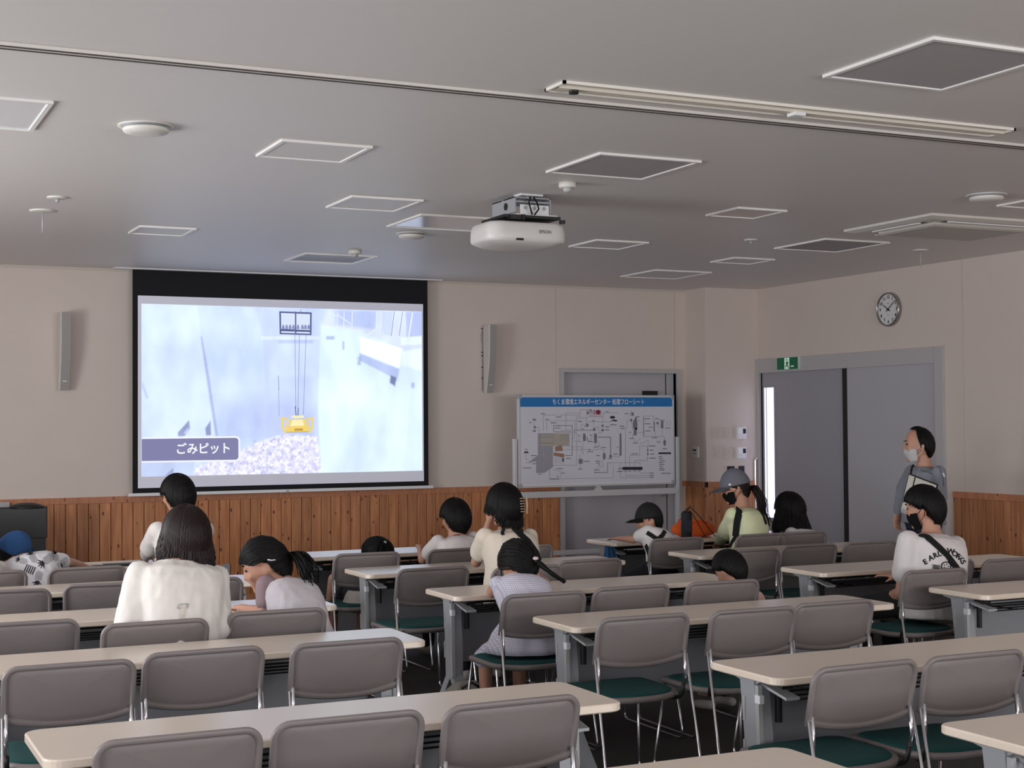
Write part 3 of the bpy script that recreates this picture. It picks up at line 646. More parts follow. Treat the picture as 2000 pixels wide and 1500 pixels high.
plate(1416, 1455, 909, 925, 'dark double socket on the column, just above the grey cap', 'dark', name='wall_socket')
a, c = atX(1354, 872, CX), atX(1366, 894, CX)
t = thing('room_controller', 'small controller with dark display on the side of the corner column', 'controller', (CX, (a.y+c.y)/2, c.z)); w = abs(a.y-c.y)/2; hh = a.z-c.z
bx('body', -.02, 0, -w, w, 0, hh, m_white, t, .003); bx('display', -.022, -.02, -w*.5, w*.6, hh*.6, hh*.75, m_blackg, t); bx('button', -.022, -.02, -w*.5, w*.6, hh*.3, hh*.45, m_gmet, t)
a, c = atY(435, 1102, D-.02), atY(449, 1121, D-.02)
t = thing('wall_outlet', 'grey outlet plate low on the wood panelling, behind the ponytail girl', 'outlet', ((a.x+c.x)/2, D-.014, c.z)); w = (c.x-a.x)/2; hh = a.z-c.z
bx('plate', -w, w, -.01, 0, 0, hh, m_gmet, t, .002)
b = NB(); cyl(b, (0, -.012, hh*.4), .018, .004, 'y', 16); obj('socket', b, m_white, t)
a, c = atY(-6, 981, D-.03), atY(18, 997, D-.03)
t = tag(bx('junction_box', a.x, c.x, D-.06, D-.024, c.z, a.z, m_gmet2, bevel=.003), 'pale box on the wood rail at the left edge of the photo', 'box'); bx('lid_seam', (a.x+c.x)/2-.002, (a.x+c.x)/2+.002, D-.0605, D-.06, c.z, a.z, m_gmet, t)

# ================================================================== TELEVISION / cabinet front left
yv = 12.4; a, c = atY(-60, 993, yv), atY(92, 1050, yv)
t = thing('monitor', 'black flat monitor on a dark stand at the left edge, in front of panelling', 'monitor', ((a.x+c.x)/2, yv, 0)); w = (c.x-a.x)/2
bx('bezel', -w, w, -.02, .03, c.z, a.z, m_dark, t, .004); bx('panel', -w+.012, w-.012, -.022, -.02, c.z+.012, a.z-.012, m_blackg, t)
bx('stand', -w*.97, w*.97, .0, .05, 0, c.z, m_dark, t)
b = NB(); c0 = atY(52, 990, yv); lathe(b, (c0.x-t.location.x, .02, a.z-.012), [(.14, 0), (.13, .02), (.07, .04), (.001, .045)], 20); o = obj('top_unit', b, m_dark, t, True)

# ================================================================== WHITEBOARD
YW = 12.45
def wp(u, v): return atY(u, v, YW)
def wq(cx, cy): return atY(980+cx/5.263, 740+cy/5.263, YW)          # from the 5.26x crop
x0, x1 = wq(165, 600).x, wq(1768, 600).x; z1 = (wq(165, 165).z+wq(1750, 170).z)/2; z0 = (wq(185, 1115).z+wq(1780, 1085).z)/2
t = thing('whiteboard', 'mobile whiteboard covered by a flow-chart poster with a blue header', 'whiteboard', ((x0+x1)/2, YW, 0)); wo = t.location
def bw(name, a0, a1, b0, b1, c0, c1, m, p=None, bevel=0): return bx(name, a0-wo.x, a1-wo.x, b0, b1, c0, c1, m, p or t, bevel)
m_alu = mat('aluminium', (214, 214, 218), .35, .2)
bw('board', x0+.01, x1-.01, -.008, .02, z0+.01, z1-.01, m_wht2)
for q in ((x0, x1, z1-.022, z1), (x0, x1, z0, z0+.02)): bw('frame_rail', q[0], q[1], -.014, .026, q[2], q[3], m_alu, bevel=.002)
for q in ((x0, x0+.02), (x1-.02, x1)): bw('frame_stile', q[0], q[1], -.014, .026, z0, z1, m_alu, bevel=.002)
for xx in (x0, x1-.035):
    for zz in (z0, z1-.035): bw('corner_cap', xx-.003, xx+.038, -.017, .028, zz-.003, zz+.038, m_gmet, bevel=.006)
pz1 = (wq(300, 190).z+wq(1750, 192).z)/2; hz = (wq(300, 285).z+wq(1750, 287).z)/2
px0, px1 = x0+.022, x1-.022
post = bw('poster', px0, px1, -.0105, -.0085, z0+.03, pz1, mat('poster_paper', (222, 222, 234), .5))
bw('poster_header', px0, px1, -.0115, -.0105, hz, pz1, mat('poster_blue', (28, 122, 194), .5), post)
c1, c2 = wq(518, 240), wq(1458, 242); zc = (hz+pz1)/2
text_on('poster_title', 'ちくま環境エネルギーセンター 処理フローシート', .06, basis(((c1.x+c2.x)/2-wo.x, -.0125, zc-.002), (1,0,0), (0,0,1)), mat('poster_white', (238, 240, 245), .6), post, bold=.0008, width=c2.x-c1.x)
def w3(cx, cy, d=0): # perspective-corrected board coordinates from crop
    p = wq(cx, cy); return V((p.x-wo.x, -.0115-.0003*d, p.z))
def wl_(b, pts, w=.0022, d=0):
    for p, q in zip(pts, pts[1:]):
        a, c = w3(*p, d), w3(*q, d); dd = (c-a).normalized(); n = V((-dd.z, 0, dd.x))*w*.5; a = a-dd*w*.5; c = c+dd*w*.5
        b.faces.new([b.verts.new(k) for k in (a+n, c+n, c-n, a-n)])
def wr_(b, xa, ya, xb, yb, d=0): b.faces.new([b.verts.new(w3(*p, d)) for p in ((xa,ya),(xb,ya),(xb,yb),(xa,yb))])
b = NB()
for pts in ([(420,530),(420,372),(565,372)], [(590,372),(763,372),(763,888),(520,888)], [(457,530),(457,430),(520,430)], [(540,430),(748,430),(748,580)],
    [(245,770),(245,830),(270,832)], [(328,440),(328,490),(350,498),(378,500),(378,565)], [(655,530),(655,350),(785,350),(785,430)],
    [(800,318),(870,318),(870,400),(800,400),(800,318)], [(870,345),(950,345)], [(890,390),(1030,390),(1030,470)], [(1035,350),(1190,350)], [(1045,350),(1040,400)],
    [(865,400),(862,470)], [(885,440),(1110,443)], [(940,430),(942,510)], [(810,520),(810,470),(845,470)], [(740,555),(740,525),(930,528)],
    [(960,500),(990,490),(990,555),(1030,550)], [(735,640),(825,645)], [(865,600),(880,640),(940,645)], [(985,600),(1110,600),(1110,780)], [(785,600),(790,640)], [(910,600),(910,640)],
    [(830,660),(830,780)], [(690,697),(815,697),(815,760)], [(640,725),(990,728),(990,640)], [(950,660),(960,690),(1010,690),(1010,725),(1045,725),(1045,760)],
    [(800,780),(795,820)], [(800,870),(800,915)], [(1130,800),(1205,800),(1210,560)], [(1125,780),(1125,800)], [(1210,780),(1225,780),(1222,570),(1205,570)],
    [(970,845),(1030,850),(1035,900),(945,930),(945,965),(1080,962),(1082,862),(1415,860),(1417,900)], [(530,930),(600,950),(600,1010)], [(490,1028),(1140,1018),(1140,890)], [(485,910),(485,1020)],
    [(1265,510),(1265,905)], [(1210,485),(1250,490),(1250,510),(1280,505),(1280,430),(1310,425)], [(1310,390),(1310,350),(1345,350)], [(1325,320),(1325,345)],
    [(1330,440),(1340,520)], [(1380,430),(1420,430)], [(1390,550),(1450,552)], [(1450,590),(1450,382),(1555,382),(1560,440)], [(1450,592),(1665,592),(1668,640)], [(1575,590),(1575,540)],
    [(1595,440),(1595,485),(1640,485)], [(1642,520),(1642,590)], [(1680,440),(1695,445),(1695,480)], [(1728,430),(1728,480)], [(1668,680),(1668,705)], [(1345,560),(1340,600),(1360,640),(1385,645),(1420,610)],
    [(1410,660),(1440,660),(1500,628)], [(1500,630),(1498,690)], [(1410,780),(1410,690),(1575,690)], [(1310,905),(1310,785),(1415,785)], [(1495,700),(1495,790)], [(1480,815),(1580,815)], [(1360,905),(1360,840),(1490,838),(1490,690)],
    [(1265,950),(1270,995),(1510,995)], [(1415,955),(1417,968),(1510,968)], [(1210,880),(1210,1015),(1510,1015)], [(740,580),(740,615),(715,615)], [(240,862),(300,862)], [(597,530),(700,525),(700,560)]): wl_(b, pts, .0026)
obj('flow_lines', b, mat('chart_line', (120, 120, 132), .6), post)
b = NB()
for pts in ([(527,540),(527,480),(718,480),(718,785),(645,788)], [(530,545),(700,545)], [(740,525),(740,560)], [(760,525),(935,528)], [(870,600),(885,645),(940,645)], [(985,598),(1112,598),(1112,785)], [(945,962),(1080,962),(1082,862)]): wl_(b, pts, .0042, 1)
obj('flow_main_lines', b, mat('chart_dark', (74, 72, 84), .6), post)
b = NB()   # small captions: unreadable specks of print
rs = random.Random(5)
for (x, y, w) in ((418,358,44),(580,392,60),(330,415,44),(330,425,30),(460,417,34),(525,452,58),(330,530,34),(330,540,28),(290,448,28),(247,725,26),(325,788,60),(330,872,38),(255,915,90),(578,480,26),(570,505,56),(800,438,44),(865,487,44),(905,318,34),(912,328,24),(1080,338,34),(1140,472,66),(940,430,34),(1078,492,40),(1080,524,44),(830,515,24),(788,583,26),(912,580,26),(840,565,26),(955,565,26),(960,702,44),(1045,705,44),(985,788,40),(905,748,68),(865,848,60),(803,926,44),(1165,773,40),(1110,818,44),(1185,703,14),(980,845,44),(985,866,38),(1000,886,24),(680,818,50),(590,922,60),(625,967,34),(535,1028,96),(975,938,50),(1275,357,34),(1395,390,36),(1490,410,60),(1495,462,58),(1590,410,34),(1640,427,52),(1525,497,40),(1495,535,56),(1700,505,54),(1228,485,44),(1232,510,34),(1313,550,20),(1330,612,44),(1365,660,50),(1565,605,60),(1605,648,36),(1670,718,44),(1535,733,40),(1540,772,40),(1540,690,60),(1360,770,70),(1545,815,60),(1210,950,60),(1265,945,30),(1310,948,30),(1360,945,30),(1410,945,30),(1535,968,44),(1535,992,44),(1535,1012,44),(385,980,26),(1625,800,34),(1630,820,40),(1645,842,60),(1630,860,44),(1640,880,54),(1630,900,36),(1635,920,48),(1640,937,50),(1680,970,96)):
    k_ = -w/2
    while k_ < w/2-3:
        g = rs.uniform(4, 8); wr_(b, x+k_, y-4, x+min(k_+g, w/2), y+4, 1); k_ += g+2
obj('chart_captions', b, mat('chart_print', (92, 90, 104), .7), post)
b = NB()
wr_(b, 1605, 755, 1733, 773, 1); wr_(b, 1235, 905, 1440, 935, 1)
for cx, cy, rr in ((1132,395,24),):
    b.faces.new([b.verts.new(w3(cx+rr*1.15*math.cos(q), cy+rr*.6*math.sin(q), 1)) for q in np.linspace(0, 2*PI, 17)[:-1]][::-1])
b.faces.new([b.verts.new(w3(*q, 1)) for q in ((1105,440),(1140,418),(1185,425),(1170,440),(1140,432))]); b.faces.new([b.verts.new(w3(*q, 1)) for q in ((222,770),(230,745),(262,745),(272,770),(248,758))])
wr_(b, 1365, 500, 1385, 525, 1); wr_(b, 618, 815, 630, 850, 1)
obj('chart_dark_symbols', b, mat('chart_black', (46, 44, 54), .7), post)
b = NB()
for cx, cy, rx, ry in ((335,498,12,14),(1030,483,13,13),(1030,527,15,13),(945,520,15,15),(1325,425,12,16),(1595,455,12,14),(1495,733,8,12),(1495,772,8,12),(1668,655,14,32),(1047,795,15,38),(1112,795,14,16),(895,728,9,7),(1365,470,24,60),(843,600,16,30),(957,600,16,34),(880,350,10,16)):
    b.faces.new([b.verts.new(w3(cx+rx*math.cos(q), cy+ry*math.sin(q), 1)) for q in np.linspace(0, 2*PI, 15)[:-1]][::-1])
for q in ((1365,390,1382,440),(1350,520,1380,580),(785,822,825,872),(1205,560,1222,790),(1630,435,1655,510),(1555,440,1566,540),(1448,400,1455,590),(1190,915,1238,925),(830,570,857,640),(945,570,972,660),(870,330,885,365),(860,460,885,490),(1325,345,1350,380),(565,1000,580,1012)): wr_(b, *q, 1.7)
obj('chart_vessels', b, mat('chart_mid', (132, 130, 142), .6), post)
b = NB(); wr_(b, 365, 560, 528, 690, 1); wr_(b, 365, 690, 420, 800, 1); b.faces.new([b.verts.new(w3(*q, 2)) for q in ((420,690),(520,690),(520,905),(430,968))]); b.faces.new([b.verts.new(w3(*q, .5)) for q in ((265,860),(360,790),(425,800),(420,850),(330,850))])
b.faces.new([b.verts.new(w3(*q, 1.5)) for q in ((350,815),(425,810),(428,968),(347,968))])
obj('chart_building', b, mat('chart_grey', (164, 164, 174), .6), post)
b = NB(); wr_(b, 395, 575, 520, 690, 2); wr_(b, 528, 560, 690, 690, 2); obj('chart_furnace', b, mat('chart_beige', (186, 178, 168), .6), post)
b = NB(); b.faces.new([b.verts.new(w3(*q, 3)) for q in ((528,755),(635,770),(635,808),(528,790))]); b.faces.new([b.verts.new(w3(*q, 3)) for q in ((540,700),(610,680),(625,740),(545,745))]); obj('chart_grate', b, mat('chart_brown', (168, 130, 112), .6), post)
b = NB()
for x in range(540, 640, 18): wl_(b, [(x,805),(x+2,870)], .002, 3)
for x in (600,625,650,675): wl_(b, [(x,570),(x,640)], .003, 3)
for yy in (600, 660): wl_(b, [(390,yy),(515,yy)], .004, 3)
obj('chart_furnace_lines', b, MATS['chart_line'], post)
b = NB(); b.faces.new([b.verts.new(w3(985+25*math.cos(q), 343+24*math.sin(q), 2)) for q in np.linspace(0, 2*PI, 21)[:-1]][::-1]); wr_(b, 940, 322, 955, 332, 2); wr_(b, 940, 352, 955, 362, 2); obj('chart_red_mark', b, mat('chart_red', (132, 44, 74), .6), post)
b = NB(); wr_(b, 895, 320, 1025, 388, 0); obj('chart_pink_box', b, mat('chart_pink', (214, 198, 212), .6), post)
# stand
lx0, lx1 = wq(136, 800).x, wq(1802, 800).x; zt = wq(136, 615).z
for xx in (lx0, lx1):
    bw('upright', xx-.018, xx+.018, -.014, .026, .10, zt if xx == lx0 else wq(1800, 595).z, m_alu, bevel=.004)
zr = (wq(180, 1190).z+wq(1800, 1145).z)/2
bw('cross_rail', lx0, lx1, -.02, .03, zr-.035, zr+.025, m_alu, bevel=.006)
zl = atY(1130, 1078, YW).z
bw('lower_rail', lx0, lx1, -.012, .024, zl-.022, zl+.022, m_alu, bevel=.006)
b = NB(); cxm = (x0+x1)/2-wo.x; rings(b, [[V((cxm-.04, y, zr+.025)), V((cxm+.04, y, zr+.025)), V((cxm+.015, y, z0)), V((cxm-.015, y, z0))] for y in (-.012, .02)]); obj('centre_clamp', b, m_alu, t)
for xx in (lx0, lx1):
    b = NB(); box(b, xx-wo.x-.02, xx-wo.x+.02, -.28, .29, .07, .11); obj('foot', b, m_alu, t, bevel=.008)
    for yy in (-.25, .26):
        b = NB(); cyl(b, (xx-wo.x-.012, yy, .032), .032, .024, 'x', 18); box(b, xx-wo.x-.014, xx-wo.x+.014, yy-.012, yy+.012, .03, .075); obj('caster', b, m_dark, t)

# ================================================================== TABLES
def make_table(label, x, y):
    t = thing('training_table', label, 'table', (x, y, 0), 0, 'training tables set out in rows'); w, d = 1.8, .45
    b = NB(); R = []
    for q, z in ((.004, .672), (0, .676), (0, .695), (.003, .699), (.005, .70)):
        R.append([V((p.x+w/2, p.y-d/2, z)) for p in rrect(w-2*q, d-2*q, .045, 6)])
    rings(b, R)
    for f in b.faces:
        if abs(f.normal.z) < .9 and f.calc_center_median().z < .6985: f.material_index = 1
    b.normal_update()
    for f in b.faces: f.material_index = 0 if f.normal.z > .9 else 1
    obj('tabletop', b, [m_top, m_edge], t)
    for s, X in ((1, .10), (-1, 1.70)):
        b = NB()   # tapered post: two faces of a folded channel
        rings(b, [[V((X-.035*s, yy0, z)), V((X+.03*s, yy0, z)), V((X+.03*s, yy1, z)), V((X-.035*s, yy1, z))] for z, yy0, yy1 in ((.24, -.245, -.16), (.45, -.24, -.15), (.655, -.215, -.125))])
        lg = obj('leg', b, m_gmet, t, bevel=.006)
        b = NB(); rings(b, [[V((X-.038*s, yy0, z)), V((X-.02*s, yy0, z)), V((X-.02*s, yy1, z)), V((X-.038*s, yy1, z))] for z, yy0, yy1 in ((.25, -.258, -.236), (.45, -.252, -.232), (.64, -.245, -.225))]); obj('edge_strip', b, m_gmet2, lg, bevel=.003)
        for zz in (.34, .5):
            b = NB(); box(b, X-.039*s, X-.035*s, -.16, -.148, zz, zz+.09); obj('slot', b, m_gmet2, lg)
        b = NB(); box(b, X-.0385*s, X-.0195*s, -.256, -.224, .575, .605); obj('label_plate', b, m_wht2, lg)
        b = NB(); rings(b, [[V((X-.008*s, y_, za)), V((X+(.030+.022*q_)*s, y_, za)), V((X+(.030+.022*q_)*s, y_, za+.010)), V((X-.008*s, y_, za+.010))] for q_, y_, za in ((0, -.165, .645), (.5, -.27, .625), (1, -.375, .604))]); obj('support_arm', b, m_gmet2, t, bevel=.002)
        b = NB(); rings(b, [[V((X-.028*s, y_, z_)), V((X+.028*s, y_, z_)), V((X+.028*s, y_, .672)), V((X-.028*s, y_, .672))] for y_, z_ in ((-.06, .655), (-.20, .63), (-.24, .65))]); obj('hinge_block', b, m_gmet, t, bevel=.003)
        b = NB(); cyl(b, (X+.055*s, -.24, .50), .014, .15, 'z', 12); box(b, X+.03*s, X+.08*s, -.30, -.2, .63, .66); obj('fold_lever', b, m_dark, t)
        for yy, nm in ((-.40, 'foot'), (-.02, 'foot')):
            b = NB(); rings(b, [[V((X-.03*s, y_-.03, z_)), V((X+.025*s, y_-.03, z_)), V((X+.025*s, y_+.03, z_)), V((X-.03*s, y_+.03, z_))] for y_, z_ in ((-.2, .27), (yy*.55-.2*.45, .15), (yy, .06))]); ft = obj(nm, b, m_gmet, t, bevel=.005)
            b = NB(); cyl(b, (X-.012, yy, .026), .026, .024, 'x', 16); box(b, X-.008, X+.008, yy-.01, yy+.01, .03, .075); obj('caster', b, m_dark, ft)
    bx('modesty_panel', .14, 1.66, -.10, -.088, .30, .61, m_modesty, t, .003)
    b = NB()
    for yy in (-.12, -.2, -.28, -.35): tube(b, [(.16, yy, .60), (1.64, yy, .60)], .004, 6)
    for X in (.3, .9, 1.5): tube(b, fillet([(X, -.12, .67), (X, -.12, .60), (X, -.36, .60), (X, -.36, .62)], .01, 2), .004, 6)
    obj('wire_shelf', b, m_dark, t)
    b = NB(); tube(b, [(.1, -.2, .645), (1.7, -.2, .645)], .018, 10); obj('beam', b, m_dark, t)
    return t
ORD = {1: 'first', 2: 'second', 3: 'third', 4: 'fourth', 5: 'fifth', 6: 'sixth'}
TAB = {'M': [(3.02,10.05),(3.01,8.78),(3.03,7.49),(3.03,6.17),(3.05,4.70),(3.02,3.42)],
       'L': [(.60,10.03),(.57,8.73),(.58,7.45),(.52,6.13),(.57,4.58),(.64,3.38)],
       'R': [(5.41,10.04),(5.39,8.81),(5.41,7.52),(5.44,6.22)]}
BLK = {'L': 'left', 'M': 'middle', 'R': 'right'}
T0 = None
for bk in 'MLR':
    for r, (x, y) in enumerate(TAB[bk]):
        lab = 'cream-topped grey-legged training table, %s column, %s row from the screen' % (BLK[bk], ORD[r+1])
        if T0 is None: T0 = make_table(lab, x, y)
        else: dup(T0, (x, y, 0), 0, lab)

# ================================================================== CHAIRS (origin: below the top middle of the backrest, facing +y)
def outline(inset):
    hw = .228; top, bot = .782, .582; pts = []; n = 7; r = max(.055-inset, .012); i = inset
    for k in range(n): a = PI/2*k/(n-1); pts.append((hw-i-r+r*math.cos(a), top-i-r+r*math.sin(a)))
    for k in range(n): a = PI/2+PI/2*k/(n-1); pts.append((-hw+i+r+r*math.cos(a), top-i-r+r*math.sin(a)))
    m = 14
    for k in range(m+1):
        s = -1+2*k/m; pts.append((s*(hw-i), bot+i-.028*(1-abs(s)**2.2)))
    return pts
def bk_pt(x, z, off):      # off>0 : towards the rear (camera side)
    rec = (.782-z)*.24; return V((x, rec + .30*x*x*.9 - .0 - off, z))
def make_chair(label, x, y, rz, group):
    t = thing('stacking_chair', label, 'chair', (x, y, 0), rz, group)
    b = NB(); R = []
    for ins, off in ((.004, -.006), (.0, -.002), (0, .004), (.0025, .010), (.005, .012), (.014, .012), (.0165, .011), (.0185, .0015), (.0205, .0), (.0235, .002)): R.append([bk_pt(px, pz, off) for px, pz in outline(ins)])
    base = outline(.0235); cx, cz = 0, .675
    for k in (.8, .55, .3, .08): R.append([bk_pt(cx+(px-cx)*k, cz+(pz-cz)*k, .002) for px, pz in base])
    vr = rings(b, R, cap=False); b.faces.new(vr[-1])
    F2 = [[bk_pt(px, pz, -.006) for px, pz in outline(.004)]] + [[bk_pt(cx+(px-cx)*k, cz+(pz-cz)*k, -.006) for px, pz in base] for k in (.85, .5, .1)]
    vr = rings(b, F2, cap=False); b.faces.new(vr[-1])
    bmesh.ops.recalc_face_normals(b, faces=b.faces); bk = obj('backrest', b, m_chair, t, True)
    for s in (-1, 1):
        b = NB(); p = bk_pt(s*.214, .603, .011); cyl(b, p, .0045, -.003, 'y', 10); obj('screw', b, m_gmet, bk)
    # seat shell: rear edge is a deep arc
    def seat_ring(ins, z):
        pts = []; hw = .235-ins
        for k in range(25): a = PI+PI*k/24; pts.append(V((hw*math.copysign(abs(math.cos(a))**.8, math.cos(a)), .20+(.19-ins)*math.sin(a), z + .0)))
        for k in range(7): a = PI/2*k/6; pts.append(V((hw-.05+.05*math.cos(a), .46-.05-ins+.05*math.sin(a), z)))
        for k in range(7): a = PI/2+PI/2*k/6; pts.append(V((-hw+.05+.05*math.cos(a), .46-.05-ins+.05*math.sin(a), z)))
        return pts
    b = NB(); rings(b, [seat_ring(i, z) for i, z in ((.02, .405), (.002, .412), (0, .425), (.004, .433), (.02, .434))]); obj('seat_shell', b, m_chair, t, True)
    b = NB(); rings(b, [seat_ring(i, z) for i, z in ((.022, .43), (.022, .437), (.03, .442), (.08, .445), (.16, .443))]); obj('seat_cushion', b, m_cush, t, True)
    for s in (-1, 1):
        b = NB(); X = s*.222
        pts = fillet([(X, .045, .60), (s*.232, -.085, .010), (s*.238, .50, .010), (s*.205, .44, .41)], .05, 6)
        tube(b, pts, .0062, 8); obj('side_frame', b, m_chrome, t, True)
        b = NB(); tube(b, [(s*.210, .042, .615), (s*.212, .035, .52), (s*.208, .045, .465)], .0075, 8); obj('back_rod', b, m_chrome, t, True)
        b = NB(); tube(b, fillet([(s*.208, .045, .47), (s*.206, .06, .41), (s*.17, .12, .40)], .03, 4), .009, 8); obj('seat_bracket', b, m_dark, t, True)
    return t
POS = {0: 'leftmost seat', 1: 'middle seat', 2: 'rightmost seat'}
CH = []
def chpx(bk, row, k, tl=None, tr=None, xy=None, rz=0, note=''):
    if tl:
        um = (tl[0]+tr[0])/2; p = atZ(um, tr[1]+.045*(tr[0]-tl[0])*.5+.5, .782); rz = 0
        if (bk, row, k) == ('R', 3, 0): p = atZ(um, tr[1], .782); p.y = 6.30; p.x = atY(um, 1140, 6.3).x
        elif row < len(TAB[bk]): p.y = max(p.y, TAB[bk][row][1]+.10); p.x = atY(um, tr[1], p.y).x
        wd = (atZ(tr[0], tr[1], .782)-atZ(tl[0], tr[1], .782)).length
        if wd > .5: rz = -.14
    else: p = V(xy+(0,))
    CH.append((bk, row, k, p.x, p.y, rz, note))
R5 = lambda d: math.radians(d)
chpx('L',5,0,(190,1455),(520,1425)); chpx('L',5,1,(540,1413),(835,1390)); chpx('L',5,2,(870,1385),(1145,1360))
chpx('L',4,0,(8,1305),(270,1288)); chpx('L',4,1,(283,1278),(522,1262)); chpx('L',4,2,(573,1262),(793,1245))
chpx('L',3,0,(-62,1222),(160,1208)); chpx('L',3,1,(198,1224),(415,1213)); chpx('L',3,2,(448,1198),(640,1186))
chpx('L',2,0,(-88,1155),(106,1147)); chpx('L',2,1,(118,1143),(305,1134)); chpx('L',2,2,(302,1131),(484,1124))
chpx('L',1,0,(-110,1126),(57,1119)); chpx('L',1,1,(93,1112),(252,1106)); chpx('L',1,2,(272,1109),(423,1104))
chpx('M',1,0,(650,1084),(788,1079)); chpx('M',1,1,(830,1080),(966,1074)); chpx('M',1,2,(960,1068),(1091,1062))
chpx('M',2,0,(774,1112),(923,1104)); chpx('M',2,1,(965,1109),(1101,1102)); chpx('M',2,2,(1084,1096),(1226,1088))
chpx('M',3,0,(984,1164),(1150,1153)); chpx('M',3,1,(1160,1150),(1315,1140)); chpx('M',3,2,(1343,1140),(1488,1130))
chpx('M',4,0,(1168,1210),(1356,1197)); chpx('M',4,1,(1395,1198),(1558,1184)); chpx('M',4,2,(1556,1180),(1711,1170))
chpx('M',5,0,(1590,1308),(1806,1290)); chpx('M',5,1,(1812,1286),(2010,1270))
chpx('R',1,0,(1268,1060),(1383,1053)); chpx('R',1,1,(1440,1055),(1541,1049)); chpx('R',1,2,(1516,1046),(1623,1040))
chpx('R',2,0,(1412,1078),(1527,1069)); chpx('R',2,1,(1530,1067),(1638,1060)); chpx('R',2,2,(1653,1061),(1755,1054))
chpx('R',3,0,(1766,1123),(1896,1112)); chpx('R',3,1,(1790,1099),(1909,1091)); chpx('R',3,2,(1927,1095),(2032,1087))
C0 = None; CP = {}
for bk, r, k, x, y, rz, note in CH:
    rz += random.uniform(-.025, .025)
    lab = 'grey plastic stacking chair, %s at the %s table, %s row from the screen' % (POS[k], BLK[bk], ORD[r])
    g = 'grey stacking chairs at the %s tables' % BLK[bk]; CP[bk+str(r)+str(k)] = V((x, y, 0))
    if C0 is None: C0 = make_chair(lab, x, y, rz, g)
    else: dup(C0, (x, y, 0), rz, lab, g)
# ================================================================== PEOPLE
UP = V((0,0,1))
def Rz(d): return Matrix.Rotation(math.radians(d), 3, 'Z')
def head_mtx(yaw, pitch, roll):      # yaw>0 turns to the left of +y, pitch>0 looks down, roll>0 tilts to the left
    return Rz(yaw) @ Matrix.Rotation(math.radians(-pitch), 3, 'X') @ Matrix.Rotation(math.radians(-roll), 3, 'Y')
def ik(a, c, l1, l2, pole):
    d = c-a; L = min(d.length, (l1+l2)*.995); dn = d.normalized(); c = a+dn*L
    x = (l1*l1-l2*l2+L*L)/(2*L); h = math.sqrt(max(l1*l1-x*x, 0)); p = pole-dn*pole.dot(dn)
    return a+dn*x+p.normalized()*h, c
def capsule(b, p, q, r1, r2, seg=14, flat=1.0):
    p, q = V(p), V(q); d = (q-p); L = d.length; d.normalize(); x, y = frame_of(d); R = []
    for t_, k in ((-.95,.3),(-.7,.71),(-.35,.94),(0,1)): R.append((p+d*r1*t_, r1*k))
    for i in range(1, 4): s = i/4; R.append((p+d*L*s, r1+(r2-r1)*s))
    for t_, k in ((0,1),(.35,.94),(.7,.71),(.95,.3)): R.append((q+d*r2*t_, r2*k))
    rings(b, [[c+x*(math.cos(2*PI*k/seg)*r)+y*(math.sin(2*PI*k/seg)*r*flat) for k in range(seg)] for c, r in R])
def ellips(b, c, r, Rm=None, u=18, v=12, fn=None):
    c = V(c); P = []
    for j in range(1, v):
        th = PI*j/v; row = []
        for i in range(u):
            ph = 2*PI*i/u; p = V((math.sin(th)*math.cos(ph), math.sin(th)*math.sin(ph), math.cos(th)))
            if fn: p = fn(p)
            p = V((p.x*r[0], p.y*r[1], p.z*r[2])); row.append(c+(Rm @ p if Rm else p))
        P.append(row)
    rings(b, P)
def loft(b, st, seg=22, n=2.4):   # st: (centre, right, fwd, halfwidth, halfdepth)
    R = []
    for c, rx, fy, a, d in st:
        row = []
        for k in range(seg):
            t_ = 2*PI*k/seg; cs, sn = math.cos(t_), math.sin(t_)
            row.append(c+rx*(a*math.copysign(abs(cs)**(2/n), cs))+fy*(d*math.copysign(abs(sn)**(2/n), sn)))
        R.append(row)
    rings(b, R)
TMPS = bpy.data.scenes.new('workshop')
def vox(name, b, m, parent, size=.011, smooth=4, wr=0, wsc=9, seed=0, cut=None, factor=.5):
    bmesh.ops.recalc_face_normals(b, faces=b.faces)
    me = bpy.data.meshes.new('tmp'); b.to_mesh(me); b.free(); o = bpy.data.objects.new('tmp', me); TMPS.collection.objects.link(o)
    md = o.modifiers.new('r', 'REMESH'); md.mode = 'VOXEL'; md.voxel_size = size; md.use_smooth_shade = True
    if smooth: ms = o.modifiers.new('s', 'SMOOTH'); ms.iterations = smooth; ms.factor = factor
    TMPS.view_layers[0].update(); dg = TMPS.view_layers[0].depsgraph; me2 = bpy.data.meshes.new_from_object(o.evaluated_get(dg))
    bpy.data.objects.remove(o); bpy.data.meshes.remove(me)
    if wr:
        off = V((seed*3.1, seed*1.7, seed))
        NN = [v.normal.copy() for v in me2.vertices]; CO = []
        for v, vn in zip(me2.vertices, NN):
            p = v.co+off; q = V((p.x*wsc, p.y*wsc, p.z*wsc*.55))
            k = noise.noise(q)*.6+(1-abs(noise.noise(q*2.1))*2)*.4
            CO.extend(v.co + vn*(k*wr))
        me2.vertices.foreach_set('co', CO); me2.update()
    if cut:
        bb = bmesh.new(); bb.from_mesh(me2); bmesh.ops.delete(bb, geom=[v for v in bb.verts if cut(v.co)], context='VERTS'); bb.to_mesh(me2); bb.free()
    return link(name, me2, m, parent, True)
HR = V((.074, .093, .112))
def head_shape(p):
    x, y, z = p
    w = 1.0
    if z < 0: w = 1-.34*(-z)**1.4 if y > -.2 else 1-.18*(-z)
    if z < -.1 and y > 0: y = y*(1+.03)
    if z < -.2 and y < -.1: y *= 1-.30*(-z-.2)
    if y > 0 and z > -.6: y = y*(1-.06*abs(x))
    x = x*w
    if y < 0 and z > -.2: y *= 1.04
    return V((x, y, z))
